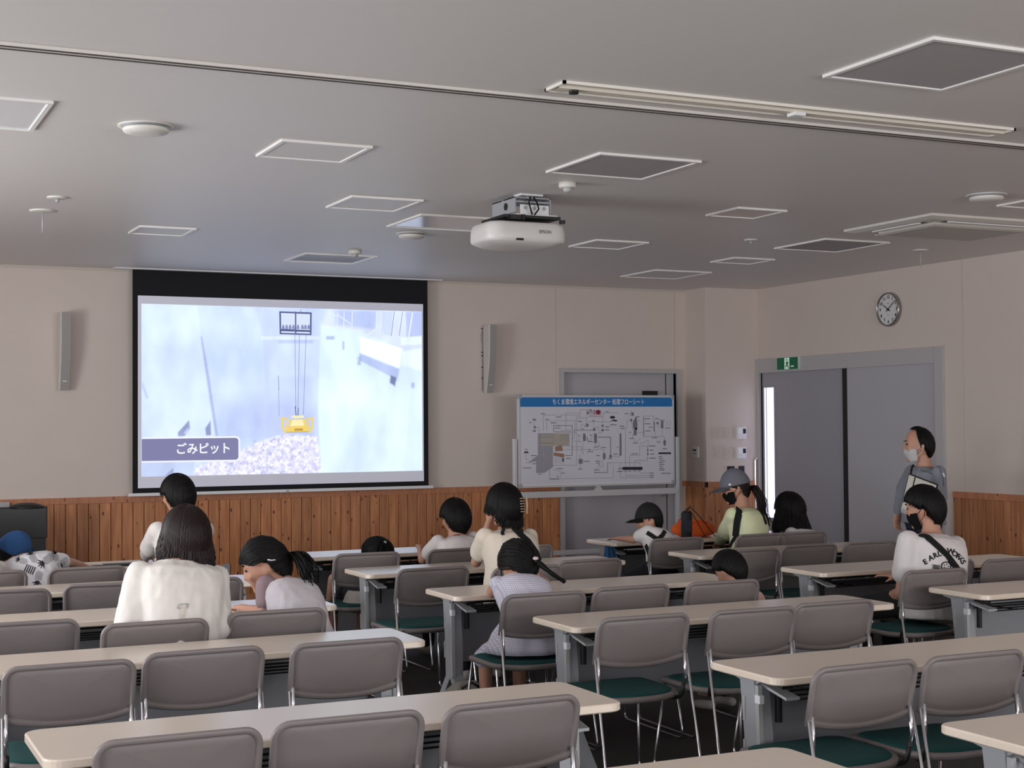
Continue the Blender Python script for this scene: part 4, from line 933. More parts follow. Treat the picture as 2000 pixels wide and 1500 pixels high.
def add_head(b, c, Rm, hs):
    r = HR*hs; ellips(b, c, r, Rm, 26, 20, head_shape)
    L = lambda x, y, z: c+Rm @ V((x*hs, y*hs, z*hs))
    # nose
    rings(b, [[L(x*w, y, z) for x, y in ((-1, .078), (1, .078), (.55, .078+d), (-.55, .078+d))] for z, w, d in ((.018, .008, .014), (-.012, .011, .026), (-.030, .015, .032), (-.038, .013, .018))])
    for s in (-1, 1):
        ellips(b, L(s*.030, .073, .028), V((.024, .014, .008))*hs, Rm, 10, 6)      # brow
        ellips(b, L(s*.036, .068, -.022), V((.020, .018, .020))*hs, Rm, 10, 6)      # cheek
        ellips(b, L(s*.075, -.008, -.010), V((.008, .018, .031))*hs, Rm @ Matrix.Rotation(s*.35, 3, 'Z'), 10, 8)   # ear
    ellips(b, L(0, .080, -.058), V((.022, .012, .006))*hs, Rm, 10, 6); ellips(b, L(0, .078, -.068), V((.019, .012, .006))*hs, Rm, 10, 6)
    ellips(b, L(0, .070, -.092), V((.022, .018, .016))*hs, Rm, 10, 6)
def hand(b, w, d, palm_n, s, side=1, curl=.5):
    """palm with four unequal fingers and a thumb; w wrist, d pointing direction, palm_n palm normal"""
    d = V(d).normalized(); n = V(palm_n); n = (n-d*n.dot(d)).normalized(); x = d.cross(n)*side
    ellips(b, w+d*.045*s, (1,1,1), Matrix(((x.x*.038*s, d.x*.052*s, n.x*.016*s), (x.y*.038*s, d.y*.052*s, n.y*.016*s), (x.z*.038*s, d.z*.052*s, n.z*.016*s))), 12, 8)
    for i, (ox_, L) in enumerate(((-.028, .062), (-.0095, .074), (.0095, .070), (.027, .056))):
        p = w+d*.088*s+x*ox_*s; a = 0; r = .0086*s; prev = p-d*.02*s
        for k, fl in enumerate((.46, .31, .23)):
            a += curl*(.55 if k == 0 else .8); q = p+(d*math.cos(a)+n*math.sin(a)+x*ox_*2.2)*L*fl*s
            capsule(b, prev, q, r, r*.9, 8); prev = q; p = q; r *= .9
    p0 = w+d*.028*s-x*.028*s; p1 = p0+(d*.55-x*.75+n*.35).normalized()*.036*s; p2 = p1+(d*.85-x*.25+n*.45).normalized()*.032*s
    capsule(b, p0, p1, .0115*s, .010*s, 8); capsule(b, p1, p2, .0098*s, .0085*s, 8)
def slerp(a, b_, t):
    om = math.acos(max(-1, min(1, a.dot(b_))));
    if om < 1e-4: return a.copy()
    return (a*math.sin((1-t)*om)+b_*math.sin(t*om))/math.sin(om)
def hairline(ph, front=.5, nape=-.75, side=0):   # ph: 0 = front, pi = back
    T = ((0, front), (.7, front-.06), (1.15, front-.28+side*.4), (1.42, .10+side), (1.72, .06+side), (1.95, -.35+side*.6), (2.4, nape+.06), (PI, nape)) if front < .9 else ((0, .985), (1.0, .97), (1.3, .86), (1.46, .35), (1.56, -.12), (1.75, .04), (1.95, -.35), (2.4, nape+.06), (PI, nape))
    for (a, u), (c, v) in zip(T, T[1:]):
        if ph <= c: return u+(v-u)*(ph-a)/(c-a)
    return nape
def hair(name, c, Rm, hs, m, parent, style, length=.1, knot=None, front=.5, nape=-.75, n=150, thick=1.09, seed=1, flare=0, part=0, fringe=0, wide=1.13, side=0):
    rs = random.Random(seed); r = HR*hs; b = NB()
    E_ = lambda d, k=1.0: c+Rm @ V((d.x*r.x*k*wide, d.y*r.y*k*(1+(wide-1)*.4)*(1.04 if d.y < 0 else 1), d.z*r.z*k))
    inv = Rm.transposed(); DN = inv @ V((0,0,-1))
    # cap
    N, K = 48, 12; R = []
    for j in range(K+1):
        row = []
        for i in range(N):
            ph = 2*PI*i/N; aph = abs(ph if ph <= PI else 2*PI-ph); zl = hairline(aph, front, nape, side); th_end = math.acos(zl); th = .02+(th_end-.02)*j/K
            d = V((math.sin(th)*math.sin(ph), math.sin(th)*math.cos(ph), math.cos(th)))
            row.append(E_(d, thick+.012*noise.noise(d*6+V((seed,0,0)))-(.07 if j == K else 0)))
        R.append(row)
    rings(b, R, cap=True)
    crown = V((.25*part, -.25, 1)).normalized()
    n = int(n*3.2)
    for i in range(n):
        ph = (i+rs.random())/n*2*PI; ph = ph if ph <= PI else ph-2*PI; aph = abs(ph); zl = hairline(aph, front, nape, side)
        zl += rs.uniform(-.13, .07); zl = max(-.97, min(.95, zl)); sq = math.sqrt(1-zl*zl)
        e = V((sq*math.sin(ph), sq*math.cos(ph), zl)); pts = []; rad = []
        w = rs.uniform(.0020, .0036)*hs; k0 = 0
        k0 = thick+rs.uniform(.006, .016)
        if style in ('pony', 'braid'):
            kn = V(knot[0]).normalized()
            for s_ in range(7):
                t_ = s_/6; d = slerp(e, kn, t_); pts.append(E_(d, k0+.01*math.sin(t_*PI))); rad.append(w*(.5+.9*math.sin(min(1, t_+.15)*PI*.8)))
        else:
            for s_ in range(8):
                t_ = s_/7; d = slerp(crown, e, t_); pts.append(E_(d, k0+.015*math.sin(t_*PI))); rad.append(w*(.6+.6*t_))
            if fringe and aph < .9:
                p = pts[-1]
                for s_ in range(1, 4): pts.append(p+Rm @ V((0, .010*hs*s_*.4, -fringe*hs*s_/3))); rad.append(w*(1-.25*s_))
            if style == 'loose' and aph > 1.0:
                p = pts[-1]; L = length*rs.uniform(.82, 1.08); out = Rm @ V((e.x*.6, e.y*.5, 0))
                for s_ in range(1, 8):
                    t_ = s_/7; q = p+V((0,0,-1))*L*t_+out*(flare*math.sin(t_*2)*.5+.01*t_)+V((rs.uniform(-1,1), rs.uniform(-1,1), 0))*.003*s_*.5
                    pts.append(q); rad.append(w*1.1*(1-.75*t_**2))
            else: rad[-1] *= .15; rad[-2] *= .7
        tube(b, pts, rad, 5)
    if style == 'pony':
        tailpts = knot[1]; kc = E_(V(knot[0]).normalized(), thick+.06)
        for i in range(90):
            o = V((rs.gauss(0, 1), rs.gauss(0, 1), rs.gauss(0, 1)))*.011*hs; pts = [kc+o*.3]; 
            for j, tp in enumerate(tailpts): pts.append(kc+V(tp)+o*(1.1+.7*j/len(tailpts)))
            tube(b, fillet(pts, .03, 3), [(.0030*hs)*(1.1-.8*k/(3*len(tailpts)+8)) for k in range(len(fillet(pts, .03, 3)))], 5)
    if style == 'braid':
        tailpts = [V(q) for q in knot[1]]; kc = E_(V(knot[0]).normalized(), thick+.05); P = fillet([kc]+[kc+q for q in tailpts], .05, 5)
        for st in range(3):
            pts = []; L = len(P)*5
            for k in range(L):
                t_ = k/(L-1)*(len(P)-1); i0 = min(int(t_), len(P)-2); p = P[i0].lerp(P[i0+1], t_-i0); dd = (P[i0+1]-P[i0]).normalized(); x, y = frame_of(dd)
                a = k/L*2*PI*6+st*2*PI/3; pts.append(p+x*math.cos(a)*.010*hs*(1-.4*k/L)+y*math.sin(a*2)*.006*hs)
            tube(b, pts, [.0085*hs*(1-.4*k/len(pts)) for k in range(len(pts))], 6)
    return obj(name, b, m, parent, True)
def strap_on(name, target, pts, dirv, w, th, m, parent, off=.006):
    """flat band laid on a garment: pts are world points, projected along dirv onto target"""
    me = target.data; bv = BVHTree.FromPolygons([v.co[:] for v in me.vertices], [p.vertices[:] for p in me.polygons]); P = []
    dense = []
    for a, c in zip(pts, pts[1:]):
        for k in range(8): dense.append(V(a).lerp(V(c), k/8))
    dense.append(V(pts[-1])); dv = V(dirv).normalized()
    for p in dense:
        h = bv.ray_cast(p-dv*1.0, dv, 2.0)
        P.append((h[0], h[1]) if h[0] is not None else None)
    Q = [(q[0]+q[1]*off, q[1]) for q in P if q is not None]
    if len(Q) < 3: return None
    b = NB(); R = []
    for i, (p, n) in enumerate(Q):
        d = (Q[min(i+1, len(Q)-1)][0]-Q[max(i-1, 0)][0]).normalized(); x = d.cross(n).normalized()
        R.append([p-x*w/2-n*th, p-x*w/2+n*th, p+x*w/2+n*th, p+x*w/2-n*th])
    rings(b, R); return obj(name, b, m, parent)
def project_mesh(name, me, mtx, target, dirv, m, parent, off=.003):
    me.transform(mtx); t_ = target.data; bv = BVHTree.FromPolygons([v.co[:] for v in t_.vertices], [p.vertices[:] for p in t_.polygons]); dv = V(dirv).normalized()
    for v in me.vertices:
        h = bv.ray_cast(v.co-dv*1.0, dv, 2.0)
        if h[0] is not None: v.co = h[0]-dv*off
    return link(name, me, m, parent)
def finish(root, parts_root_loc):
    for ch in root.children: ch.matrix_parent_inverse = Matrix.Translation(-V(parts_root_loc))
HAIRM = {'black': m_hair, 'brown': m_hairb}
def person(label, head, hs=1.0, s=1.0, yaw=0, pitch=0, roll=0, byaw=0, pelvis=None, pz=.56, neck=None, shw=.165, shdrop=.045, wl=None, wr_=None, pole=None, el=None,
           shirt=(225,222,220), sleeve='short', pants=(40,42,52), skirt=None, hairst=None, stand=False, voxel=.011, handspec=None, shirt_name='shirt', loose=0, hem=None, wrk=.006, seed=1, shoes=(190,186,180), fabric=None, sleeve_col=None, hipw=.15, legs=True, collar=True):
    hc = V(head); Rm = head_mtx(yaw, pitch, roll); B = Rz(byaw); right, fwd = B @ V((1,0,0)), B @ V((0,1,0))
    pv = V((pelvis[0], pelvis[1], pz if not stand else .86*s)); nk = V(neck) if neck is not None else hc+Rm @ V((0, -.034*hs, -.160*hs))
    t = thing('person', label, 'person', (pv.x, pv.y, 0)); loc = t.location.copy()
    spine = nk-pv; sd = spine.normalized(); right = (right-sd*right.dot(sd)).normalized(); fw = sd.cross(right); 
    mid = pv+spine*.5-fw*(.03*s if not stand else 0)
    bz = lambda u: pv*(1-u)**2+(mid*2-(pv+nk)*.5)*2*u*(1-u)+nk*u*u
    sh = {k: nk+right*(k*shw*s)-sd*shdrop*s for k in (-1, 1)}
    l1, l2 = .275*s, .245*s; J = {}
    for k, tgt in ((-1, wl), (1, wr_)):
        tgt = V(tgt) if tgt is not None else sh[k]+fwd*.26*s-UP*.36*s+right*(-k*.05*s)
        pl = V(pole[0 if k < 0 else 1]) if pole else (right*k*.5-UP*.8-fwd*.3)
        if el and el[0 if k < 0 else 1] is not None: e = V(el[0 if k < 0 else 1]); w = tgt
        else: e, w = ik(sh[k], tgt, l1, l2, pl)
        J[k] = (sh[k], e, w)
    def torso(b, g, top=1, lo=0, lz=0):
        st = []
        for u, a, d in ((0, hipw, .115), (.18, .148, .108), (.4, .138, .100), (.62, .150, .108), (.8, .158, .100), (.90, .145, .082), (.96, .10, .065), (1.0, .062, .056)):
            st.append((bz(u), right, fw, a*s+g, d*s+g))
        loft(b, st)
    b = NB(); torso(b, 0); add_head(b, hc, Rm, hs); capsule(b, nk-sd*.02, hc+Rm @ V((0, -.02*hs, -.07*hs)), .052*hs*.98, .050*hs)
    for k in (-1, 1):
        a, e, w = J[k]; capsule(b, a, e, .044*s, .036*s); capsule(b, e, w, .037*s, .025*s)
        hspec = (handspec or {}).get(k); dd = (w-e).normalized()
        if hspec: hand(b, w, hspec[0], hspec[1], s*.98, hspec[2], hspec[3])
        else: hand(b, w, dd+V((0,0,-.05)), V((0,0,-1))+fwd*.1, s*.98, -k, .35)
    # legs
    if stand:
        hip = [pv+right*k*.085*s-UP*.03 for k in (-1, 1)]; kn = [V((h.x, h.y, .45*s))+fwd*.02 for h in hip]; an = [V((h.x, h.y, .085*s))-fwd*.01+right*k*.02 for h, k in zip(hip, (-1, 1))]
    else:
        hip = [pv+right*k*.085*s for k in (-1, 1)]; kn = []; an = []
        for h, k in zip(hip, (-1, 1)):
            q = h+(B @ V((k*.08, 1, 0))).normalized()*.40*s; q.z = max(.44*s+.03, .40); kn.append(q); a_ = q+fwd*.0; a_.z = max(.08*s, q.z-.41*s); an.append(a_)
    if legs:
        for h, k_, a_ in zip(hip, kn, an):
            capsule(b, h, k_, .075*s, .052*s); capsule(b, k_, a_, .050*s, .034*s); capsule(b, a_-UP*.03*s, a_+fwd*.11*s-UP*.05*s, .032*s, .026*s)
    body = vox('body', b, m_skin, t, voxel, 3)
    # eyes
    b = NB()
    for k in (-1, 1): ellips(b, hc+Rm @ V((k*.031*hs, .0795*hs, .010*hs)), V((.0135, .006, .0065))*hs, Rm, 10, 6)
    obj('eyes', b, m_eye, t, True)
    b = NB()
    for k in (-1, 1): ellips(b, hc+Rm @ V((k*.032*hs, .0855*hs, .033*hs)), V((.018, .004, .004))*hs, Rm @ Matrix.Rotation(-k*.12, 3, 'Y'), 8, 6)
    obj('eyebrows', b, m_hair, t, True)
    # shirt
    ms = fabric or mat('cloth_%d_%d_%d' % shirt, shirt, .92, var=.03, scale=60, bump=.15)
    b = NB(); g = .014+loose
    st = []
    tab = [(-.10 if hem is None else hem, hipw+.008, .122), (.05, hipw+.003, .118), (.2, .150, .110), (.42, .142, .104), (.62, .152, .110), (.8, .160, .102), (.90, .150, .086), (.955, .105, .068), (.985, .066, .060)]
    for u, a, d in tab: st.append((bz(max(u, 0))+(sd*spine.length*min(u, 0)), right, fw, a*s+g*(1 if u < .95 else .45), d*s+g*(1 if u < .95 else .45)))
    loft(b, st)
    scol = []
    for k in (-1, 1):
        a, e, w = J[k]; q = a.lerp(e, .62) if sleeve == 'short' else e
        if sleeve == 'none': capsule(b, a-(a-nk)*.25, a, .046*s, .050*s)
        elif sleeve_col is None:
            capsule(b, a, q, (.048+loose*.4)*s+.005, (.046+loose*.8)*s+.005)
            if sleeve == 'long': capsule(b, e, e.lerp(w, .93), (.046+loose*.9)*s, (.034+loose*.4)*s)
        else: scol.append((a, q, e, w))
    shirt_o = vox(shirt_name, b, ms, t, .010, 5, wrk, 10, seed)
    if scol:
        for a, q, e, w in scol:
            b = NB(); capsule(b, a+(a-nk).normalized()*.01, q, .062*s, .058*s); vox('sleeve', b, sleeve_col, t, .009, 3, .004, 20, seed)
    mp = mat('cloth_%d_%d_%d' % pants, pants, .9, bump=.15, scale=80)
    b = NB()
    if skirt:
        ks = (kn[0]+kn[1])/2; c0 = pv+UP*.03; st = [(c0, right, fwd, hipw*s+.02, .13*s+.01)]
        loft(b, [(c0+UP*.06, right, fwd, hipw*s*.9+.01, .12*s), (c0-UP*.02, right, fwd, hipw*s+.03, .16*s), (c0-UP*.075+fwd*.02, right, fwd, hipw*s+.05, .20*s)])
        for h, k_ in zip(hip, kn): capsule(b, h-UP*.01, k_+fwd*.01-UP*.01, .088*s, .070*s)
        vox('skirt', b, skirt, t, .011, 3, .010, 12, seed)
    elif legs:
        for h, k_, a_ in zip(hip, kn, an): capsule(b, h, k_, .088*s, .066*s); capsule(b, k_, a_+UP*.02, .064*s, .050*s)
        loft(b, [(bz(.12), right, fw, hipw*s+.006, .115*s+.006), (bz(0), right, fw, hipw*s+.012, .125*s+.008), (pv-UP*.06*s, right, fwd, hipw*s*.95, .11*s)])
        vox('trousers', b, mp, t, .011, 4, .005, 12, seed)
    if legs:
        for a_ in an:
            b = NB(); capsule(b, V((a_.x, a_.y, .045))-fwd*.03*s, V((a_.x, a_.y, .036))+fwd*.14*s, .040*s, .036*s); vox('shoe', b, mat('shoe_%d' % shoes[0], shoes, .7), t, .009, 2, cut=None)
            for v in t.children[-1].data.vertices: v.co.z = max(v.co.z, .002)
    if hairst: hair('hair', hc, Rm, hs, HAIRM[hairst.pop('col', 'black')], t, **hairst)
    for ch in t.children: ch.location = -loc
    t['_loc'] = 0; del t['_loc']
    return t, dict(hc=hc, R=Rm, nk=nk, pv=pv, right=right, fw=fw, sd=sd, J=J, bz=bz, shirt=shirt_o, body=body, loc=loc, B=B, hs=hs)
def child(o, I):
    if o is not None: o.location = -I['loc']
    return o
def mask(I, t, m, loops=True):
    hs, c, Rm = I['hs'], I['hc'], I['R']; b = NB(); R = []
    for j in range(9):
        z = -.02-.088*j/8; row = []
        for i in range(15):
            a = math.radians(-74+148*i/14); bul = 1.10+.16*math.exp(-(a*2.2)**2)*math.sin(PI*(j+1)/10)
            zz = z/.112; w = math.sqrt(max(.15, 1-zz*zz*.72)); row.append(c+Rm @ V((math.sin(a)*.072*hs*w*1.08, math.cos(a)*.088*hs*max(w, .72)*bul, z*hs)))
        R.append(row)
    vr = rings(b, R, closed=False, cap=False); bmesh.ops.solidify(b, geom=b.faces[:], thickness=.002)
    child(obj('face_mask', b, m, t, True), I)
    b = NB()
    for s in (-1, 1): tube(b, [c+Rm @ V((s*.070*hs, .03*hs, -.03*hs)), c+Rm @ V((s*.080*hs, 0, -.005*hs)), c+Rm @ V((s*.084*hs, -.02*hs, .0)), c+Rm @ V((s*.080*hs, -.012*hs, -.04*hs)), c+Rm @ V((s*.068*hs, .025*hs, -.075*hs))], .0018, 5)
    child(obj('ear_loop', b, m, t, True), I)
def cap_hat(I, t, m, rim=None, lowz=.22, brim=True, tilt=0, k=1.13, blen=.075):
    hs, c, Rm = I['hs'], I['hc'], I['R']@Matrix.Rotation(math.radians(tilt), 3, 'X'); r = HR*hs; b = NB(); R = []
    for j in range(13):
        th = .03+(math.acos(lowz)-.03)*j/12
        R.append([c+Rm @ V((math.sin(th)*math.sin(a)*r.x*k*1.03, (math.sin(th)*math.cos(a)*r.y)*k, math.cos(th)*r.z*k+.004)) for a in [2*PI*i/32 for i in range(32)]])
    rings(b, R)
    o = child(obj('cap_crown', b, m, t, True), I)
    b = NB(); z0 = lowz*r.z*k
    for i in range(0, 1):
        rr = []
        for e, dz in ((0, .004), (.5, .002), (1, -.012)):
            row = []
            for i_ in range(13):
                a = math.radians(-58+116*i_/12); x = math.sin(a)*r.x*k; y = math.cos(a)*r.y*k*math.sin(math.acos(lowz)); q = math.cos(math.radians(-90+180*i_/12))
                row.append(c+Rm @ V((x*(1+.05*e), y-.004+e*blen*hs*(q**.6 if q > 0 else 0), z0+dz*hs-.010*abs(math.sin(a))*e)))
            rr.append(row)
        rings(b, rr, closed=False, cap=False)
    bmesh.ops.solidify(b, geom=b.faces[:], thickness=.003)
    if brim: child(obj('cap_brim', b, m, t, True), I)
    else: b.free()
    b = NB(); ellips(b, c+Rm @ V((0, 0, r.z*k+.004)), (.006, .006, .004)); child(obj('cap_button', b, m, t, True), I)
    return o
VIEW = lambda p: (V(p)-EP).normalized()
WHT = (226, 221, 218)
# --- woman in a loose white blouse, back to the camera (third row, left)
h = atY(364, 1046, 6.55); px_ = atY(340, 1180, 6.42)
t, I = person('woman with shoulder-length brown hair in loose white blouse seated at third-row left table', h, 1.10, .97, 14, 6, 0, 10, (px_.x, 6.40), .56, neck=atY(350, 1094, 6.50), shw=.180, shdrop=.075,
    wl=(px_.x-.10, 6.80, .74), wr_=(px_.x+.10, 6.80, .74), el=(atY(252, 1225, 6.42), atY(424, 1225, 6.42)), shirt=(232, 227, 222), sleeve='long', loose=.026, hem=-.16, wrk=.010, seed=2, pants=(30,30,34), shirt_name='blouse',
    hairst=dict(style='loose', col='brown', length=.125, nape=-.6, n=260, thick=1.12, flare=.05, seed=4, fringe=.05))
b = NB(); q0 = atY(357, 1183, 6.2); R0 = VIEW(q0)
o = strap_on('back_tab', I['shirt'], [atY(352, 1215, 6.3), atY(356, 1190, 6.3), atY(362, 1183, 6.3)], R0, .018, .003, mat('blouse_tab', (214, 206, 198), .9), t, .004); child(o, I)
b = NB()
hitp = I['shirt'].data; bv_ = BVHTree.FromPolygons([v.co[:] for v in hitp.vertices], [p.vertices[:] for p in hitp.polygons])
hh = bv_.ray_cast(EP, VIEW(atY(358, 1184, 6.3)), 10)
if hh[0] is not None:
    c = hh[0]+hh[1]*.006; x, y = frame_of(hh[1]); P_ = [c+V((1,0,0))*a_*.02+V((0,0,1))*z_*.009+V((1,0,0))*z_*.004 for a_, z_ in ((-1,-1),(1,-1),(1,1),(-1,1),(-1,-1))]; tube(b, fillet(P_, .006, 3), .0022, 6); child(obj('buckle', b, m_gmet, t, True), I)
else: b.free()
# --- woman behind her at the first table
h = atY(347, 968, 9.2)
t, I = person('woman in white blouse with low-tied black hair seated at the first left table', h, 1.10, .93, 18, 4, 0, 12, (h.x, 9.12), .57, shw=.17, shirt=(226, 220, 216), sleeve='long', loose=.02, seed=3, shirt_name='blouse',
    wl=(h.x-.12, 9.62, .74), wr_=(h.x+.14, 9.62, .74), hairst=dict(style='short', n=240, thick=1.12, nape=-.95, wide=1.16, seed=6, fringe=0))
b = NB(); ellips(b, I['hc']+I['R'] @ V((0, -.108, -.082)), (.014, .012, .012)); child(obj('hair_tie', b, m_wht2, t, True), I)
# --- girl in profile, fluffy vest
h = atY(518, 1104, 6.86)
m_fluff = mat('fluffy_white', (206, 200, 206), 1, var=.10, scale=160, bump=1.0)
t, I = person('ponytail girl in fluffy white top looking down, seated at third-row left table', h, 1.12, .80, 68, 20, 4, 30, (atY(600, 1200, 6.55).x, 6.55), .55, neck=atY(557, 1140, 6.80), shw=.14, shdrop=.03,
    wl=atY(470, 1187, 6.98), wr_=atY(580, 1170, 7.1), el=(atY(515, 1195, 6.72), None), fabric=m_fluff, sleeve='short', sleeve_col=mat('mauve_gauze', (150, 128, 134), .9, bump=.3, scale=150), seed=5, wrk=.009, loose=.008, hem=-.25,
    skirt=m_fluff, hairst=dict(style='pony', knot=((-.05, -.98, .05), [(.03, -.05, -.01), (.05, -.09, -.05), (.06, -.11, -.10)]), n=190, seed=8, front=.50, fringe=0, thick=1.12, wide=1.05, side=.28, nape=-.55))
b = NB(); tube(b, [I['hc']+I['R'] @ (V(q)*I['hs']) for q in ((-.094, -.03, .03), (-.096, -.045, .022), (-.093, -.06, .018))], .003, 6); child(obj('hair_clip', b, m_wht2, t, True), I)
# --- boy asleep in a blue cap with the fruit-print shirt
h = atY(26, 1072, 9.42); pc_ = atY(88, 1150, 9.12)
t, I = person('boy in blue cap and pineapple-print shirt slumped sideways over the first left table', h, .95, .86, -70, 10, -38, 0, (pc_.x, 9.10), .53, neck=atY(52, 1092, 9.35), shw=.15, shdrop=.06,
    wl=atY(28, 1105, 9.62), wr_=atY(161, 1104, 9.52), el=(atY(38, 1118, 9.36), atY(134, 1098, 9.40)), shirt=(222, 220, 224), loose=.016, seed=7, hem=-.12,
    hairst=dict(style='short', n=120, seed=9, wide=1.0, thick=1.03))
SH = I['shirt']; m_fr = mat('print_charcoal', (40, 38, 44), .9); cap_hat(I, t, mat('blue_cap', (44, 84, 136), .9, bump=.2, scale=120), lowz=.05, k=1.16, brim=True)
def motif(u, v, Y, pxs, rot, kind):
    c = atY(u, v, Y); sc = (atY(u+1, v, Y)-c).length*pxs; b = NB(); ca_, sa_ = math.cos(rot), math.sin(rot); n = VIEW(c)
    x = n.cross(UP).normalized(); y = x.cross(n)
    def P_(a, d): return (x*(a*ca_-d*sa_)+y*(a*sa_+d*ca_))*sc
    if kind == 'fruit':
        for i in range(-3, 4):
            for j in range(-3, 4):
                if (i*i+j*j*.7) < 9: b.faces.new([b.verts.new(P_((i+q)*.26, (j+w)*.28-.6)) for q, w in ((-.36,0),(0,-.36),(.36,0),(0,.36))])
        for a in (-60, -30, 0, 30, 60):
            r_ = math.radians(a); b.faces.new([b.verts.new(P_(math.sin(r_)*q+w*math.cos(r_), math.cos(r_)*q-w*math.sin(r_)+.3)) for q, w in ((0,-.12),(.6,-.1),(1.1,0),(.6,.1),(0,.12))])
    else:
        for i in range(5): b.faces.new([b.verts.new(P_((i-2)*.42+q, w)) for q, w in ((-.1,-.8),(.1,-.8),(.1,.8),(-.1,.8))])
    me = bpy.data.meshes.new('shirt_print'); b.to_mesh(me); b.free()
    child(project_mesh('shirt_print', me, Matrix.Translation(c), SH, VIEW(c), m_fr, t), I)
for a in ((62,1085,10,.5,'fruit'),(88,1096,13,2.2,'fruit'),(40,1094,9,1.2,'fruit'),(58,1112,10,-.4,'bars'),(74,1132,11,2.9,'fruit'),(108,1084,8,.2,'fruit'),(122,1100,9,2.4,'fruit')): motif(a[0], a[1], 9.2, *a[2:])
# --- child cut off by the left edge
h = atY(-42, 1062, 9.25)
t, I = person('child in plain white top cut off by the left edge, beside the blue-capped boy', h, .92, .84, 20, 25, 0, 5, (h.x-.10, 9.02), .53, neck=atY(-38, 1088, 9.12), shw=.15, shirt=(214, 208, 202), loose=.012, seed=8, hairst=dict(style='short', n=110, seed=10))
# --- girl resting her head at the first middle table
h = atY(738, 1078, 9.62); pc_ = atY(722, 1150, 9.15)
t, I = person('girl with tied hair resting her head on the first middle table', h, .95, .86, 60, 55, 20, 8, (pc_.x, 9.13), .52, neck=atY(722, 1106, 9.50), shw=.15, shdrop=.05,
    wl=atY(642, 1175, 9.25), wr_=atY(772, 1095, 9.75), el=(atY(650, 1130, 9.2), None), shirt=(222, 218, 214), seed=11, skirt=mat('dark_skirt', (34, 34, 44), .95),
    hairst=dict(style='pony', knot=((-.55, -.75, .1), [(-.03, -.02, -.02), (-.05, -.03, -.09)]), n=160, seed=12))
b = NB(); ellips(b, I['hc']+I['R'] @ V((-.060, -.092, .012)), (.011, .011, .011)); child(obj('hair_tie', b, mat('cream_tie', (226, 214, 206), .7), t, True), I)
b = NB(); R = []                       # scalloped lace peplum
for j in range(5):
    row = []
    for i in range(60):
        a = 2*PI*i/60; row.append(I['pv']+V((math.cos(a)*(.155+.012*j), math.sin(a)*(.13+.012*j), .0-.03*j-(.018*abs(math.sin(a*7)) if j == 4 else 0))))
    R.append(row)
rings(b, R, cap=False); bmesh.ops.solidify(b, geom=b.faces[:], thickness=.003); child(obj('lace_hem', b, mat('lace', (222, 214, 206), .9, bump=.6, scale=120), t, True), I)
# --- boy in white tee, first middle table
h = atY(889, 1012, 9.25)
t, I = person('boy with short black hair in white tee at the first middle table', h, 1.10, .84, 8, 8, 0, 4, (h.x, 9.12), .52, neck=atY(889, 1047, 9.2), shw=.158, shdrop=.03, shirt=(220, 214, 212), seed=13, loose=.008, wl=(h.x-.14, 9.55, .73), wr_=(h.x+.16, 9.55, .73),
    hairst=dict(style='short', n=190, seed=14, nape=-.92, thick=1.13))
o = strap_on('collar', I['shirt'], [I['nk']+I['right']*q+I['sd']*(-.005+.9*abs(q)*abs(q)*2) for q in (-.06, -.03, 0, .03, .06)], I['fw'], .008, .002, m_black, t, .003); child(o, I)
# --- woman with claw clip
h = atY(985, 988, 8.15); cx_ = atY(985, 1100, 8.05)
t, I = person('woman in cream tee with black sling strap and claw clip, second middle table', h, 1.12, .94, 16, 6, 0, 6, (cx_.x+.03, 8.02), .57, neck=atY(990, 1034, 8.10), shw=.165, shdrop=.05,
    wl=atY(956, 1018, 8.33), wr_=(cx_.x+.2, 8.45, .73), el=(atY(930, 1098, 8.25), None), shirt=(228, 216, 200), seed=15, loose=.016, wrk=.007, hem=-.15,
    handspec={-1: ((.15, .05, 1), (.6, .5, 0), 1, .9)}, hairst=dict(style='loose', length=.06, n=230, seed=16, nape=-.75, thick=1.13, flare=.01))
sv = VIEW(cx_); o = strap_on('sling_strap', I['shirt'], [atY(*q, 8.0) for q in ((985, 1024), (1005, 1035), (1030, 1058), (1047, 1082), (1054, 1098), (1058, 1120))], sv, .042, .004, m_black, t); child(o, I)
for q in (((988, 1026), (981, 1042), (982, 1046)), ((1020, 1030), (1017, 1036), (1019, 1040))):
    o = strap_on('ribbon', I['shirt'], [atY(*p, 8.0) for p in q], sv, .02, .003, m_black, t); child(o, I)
b = NB()
for i in range(6):
    z = .035-.016*i; tube(b, [I['hc']+I['R'] @ V((.012+.045*k, -.136+.016*k*k, z)) for k in (0, .5, 1, 1.4)], .0028, 6)
tube(b, [I['hc']+I['R'] @ V((.074, -.122, .045)), I['hc']+I['R'] @ V((.078, -.122, 0)), I['hc']+I['R'] @ V((.070, -.124, -.06))], .006, 8)
child(obj('claw_clip', b, mat('clip_cream', (214, 190, 160), .3), t, True), I)
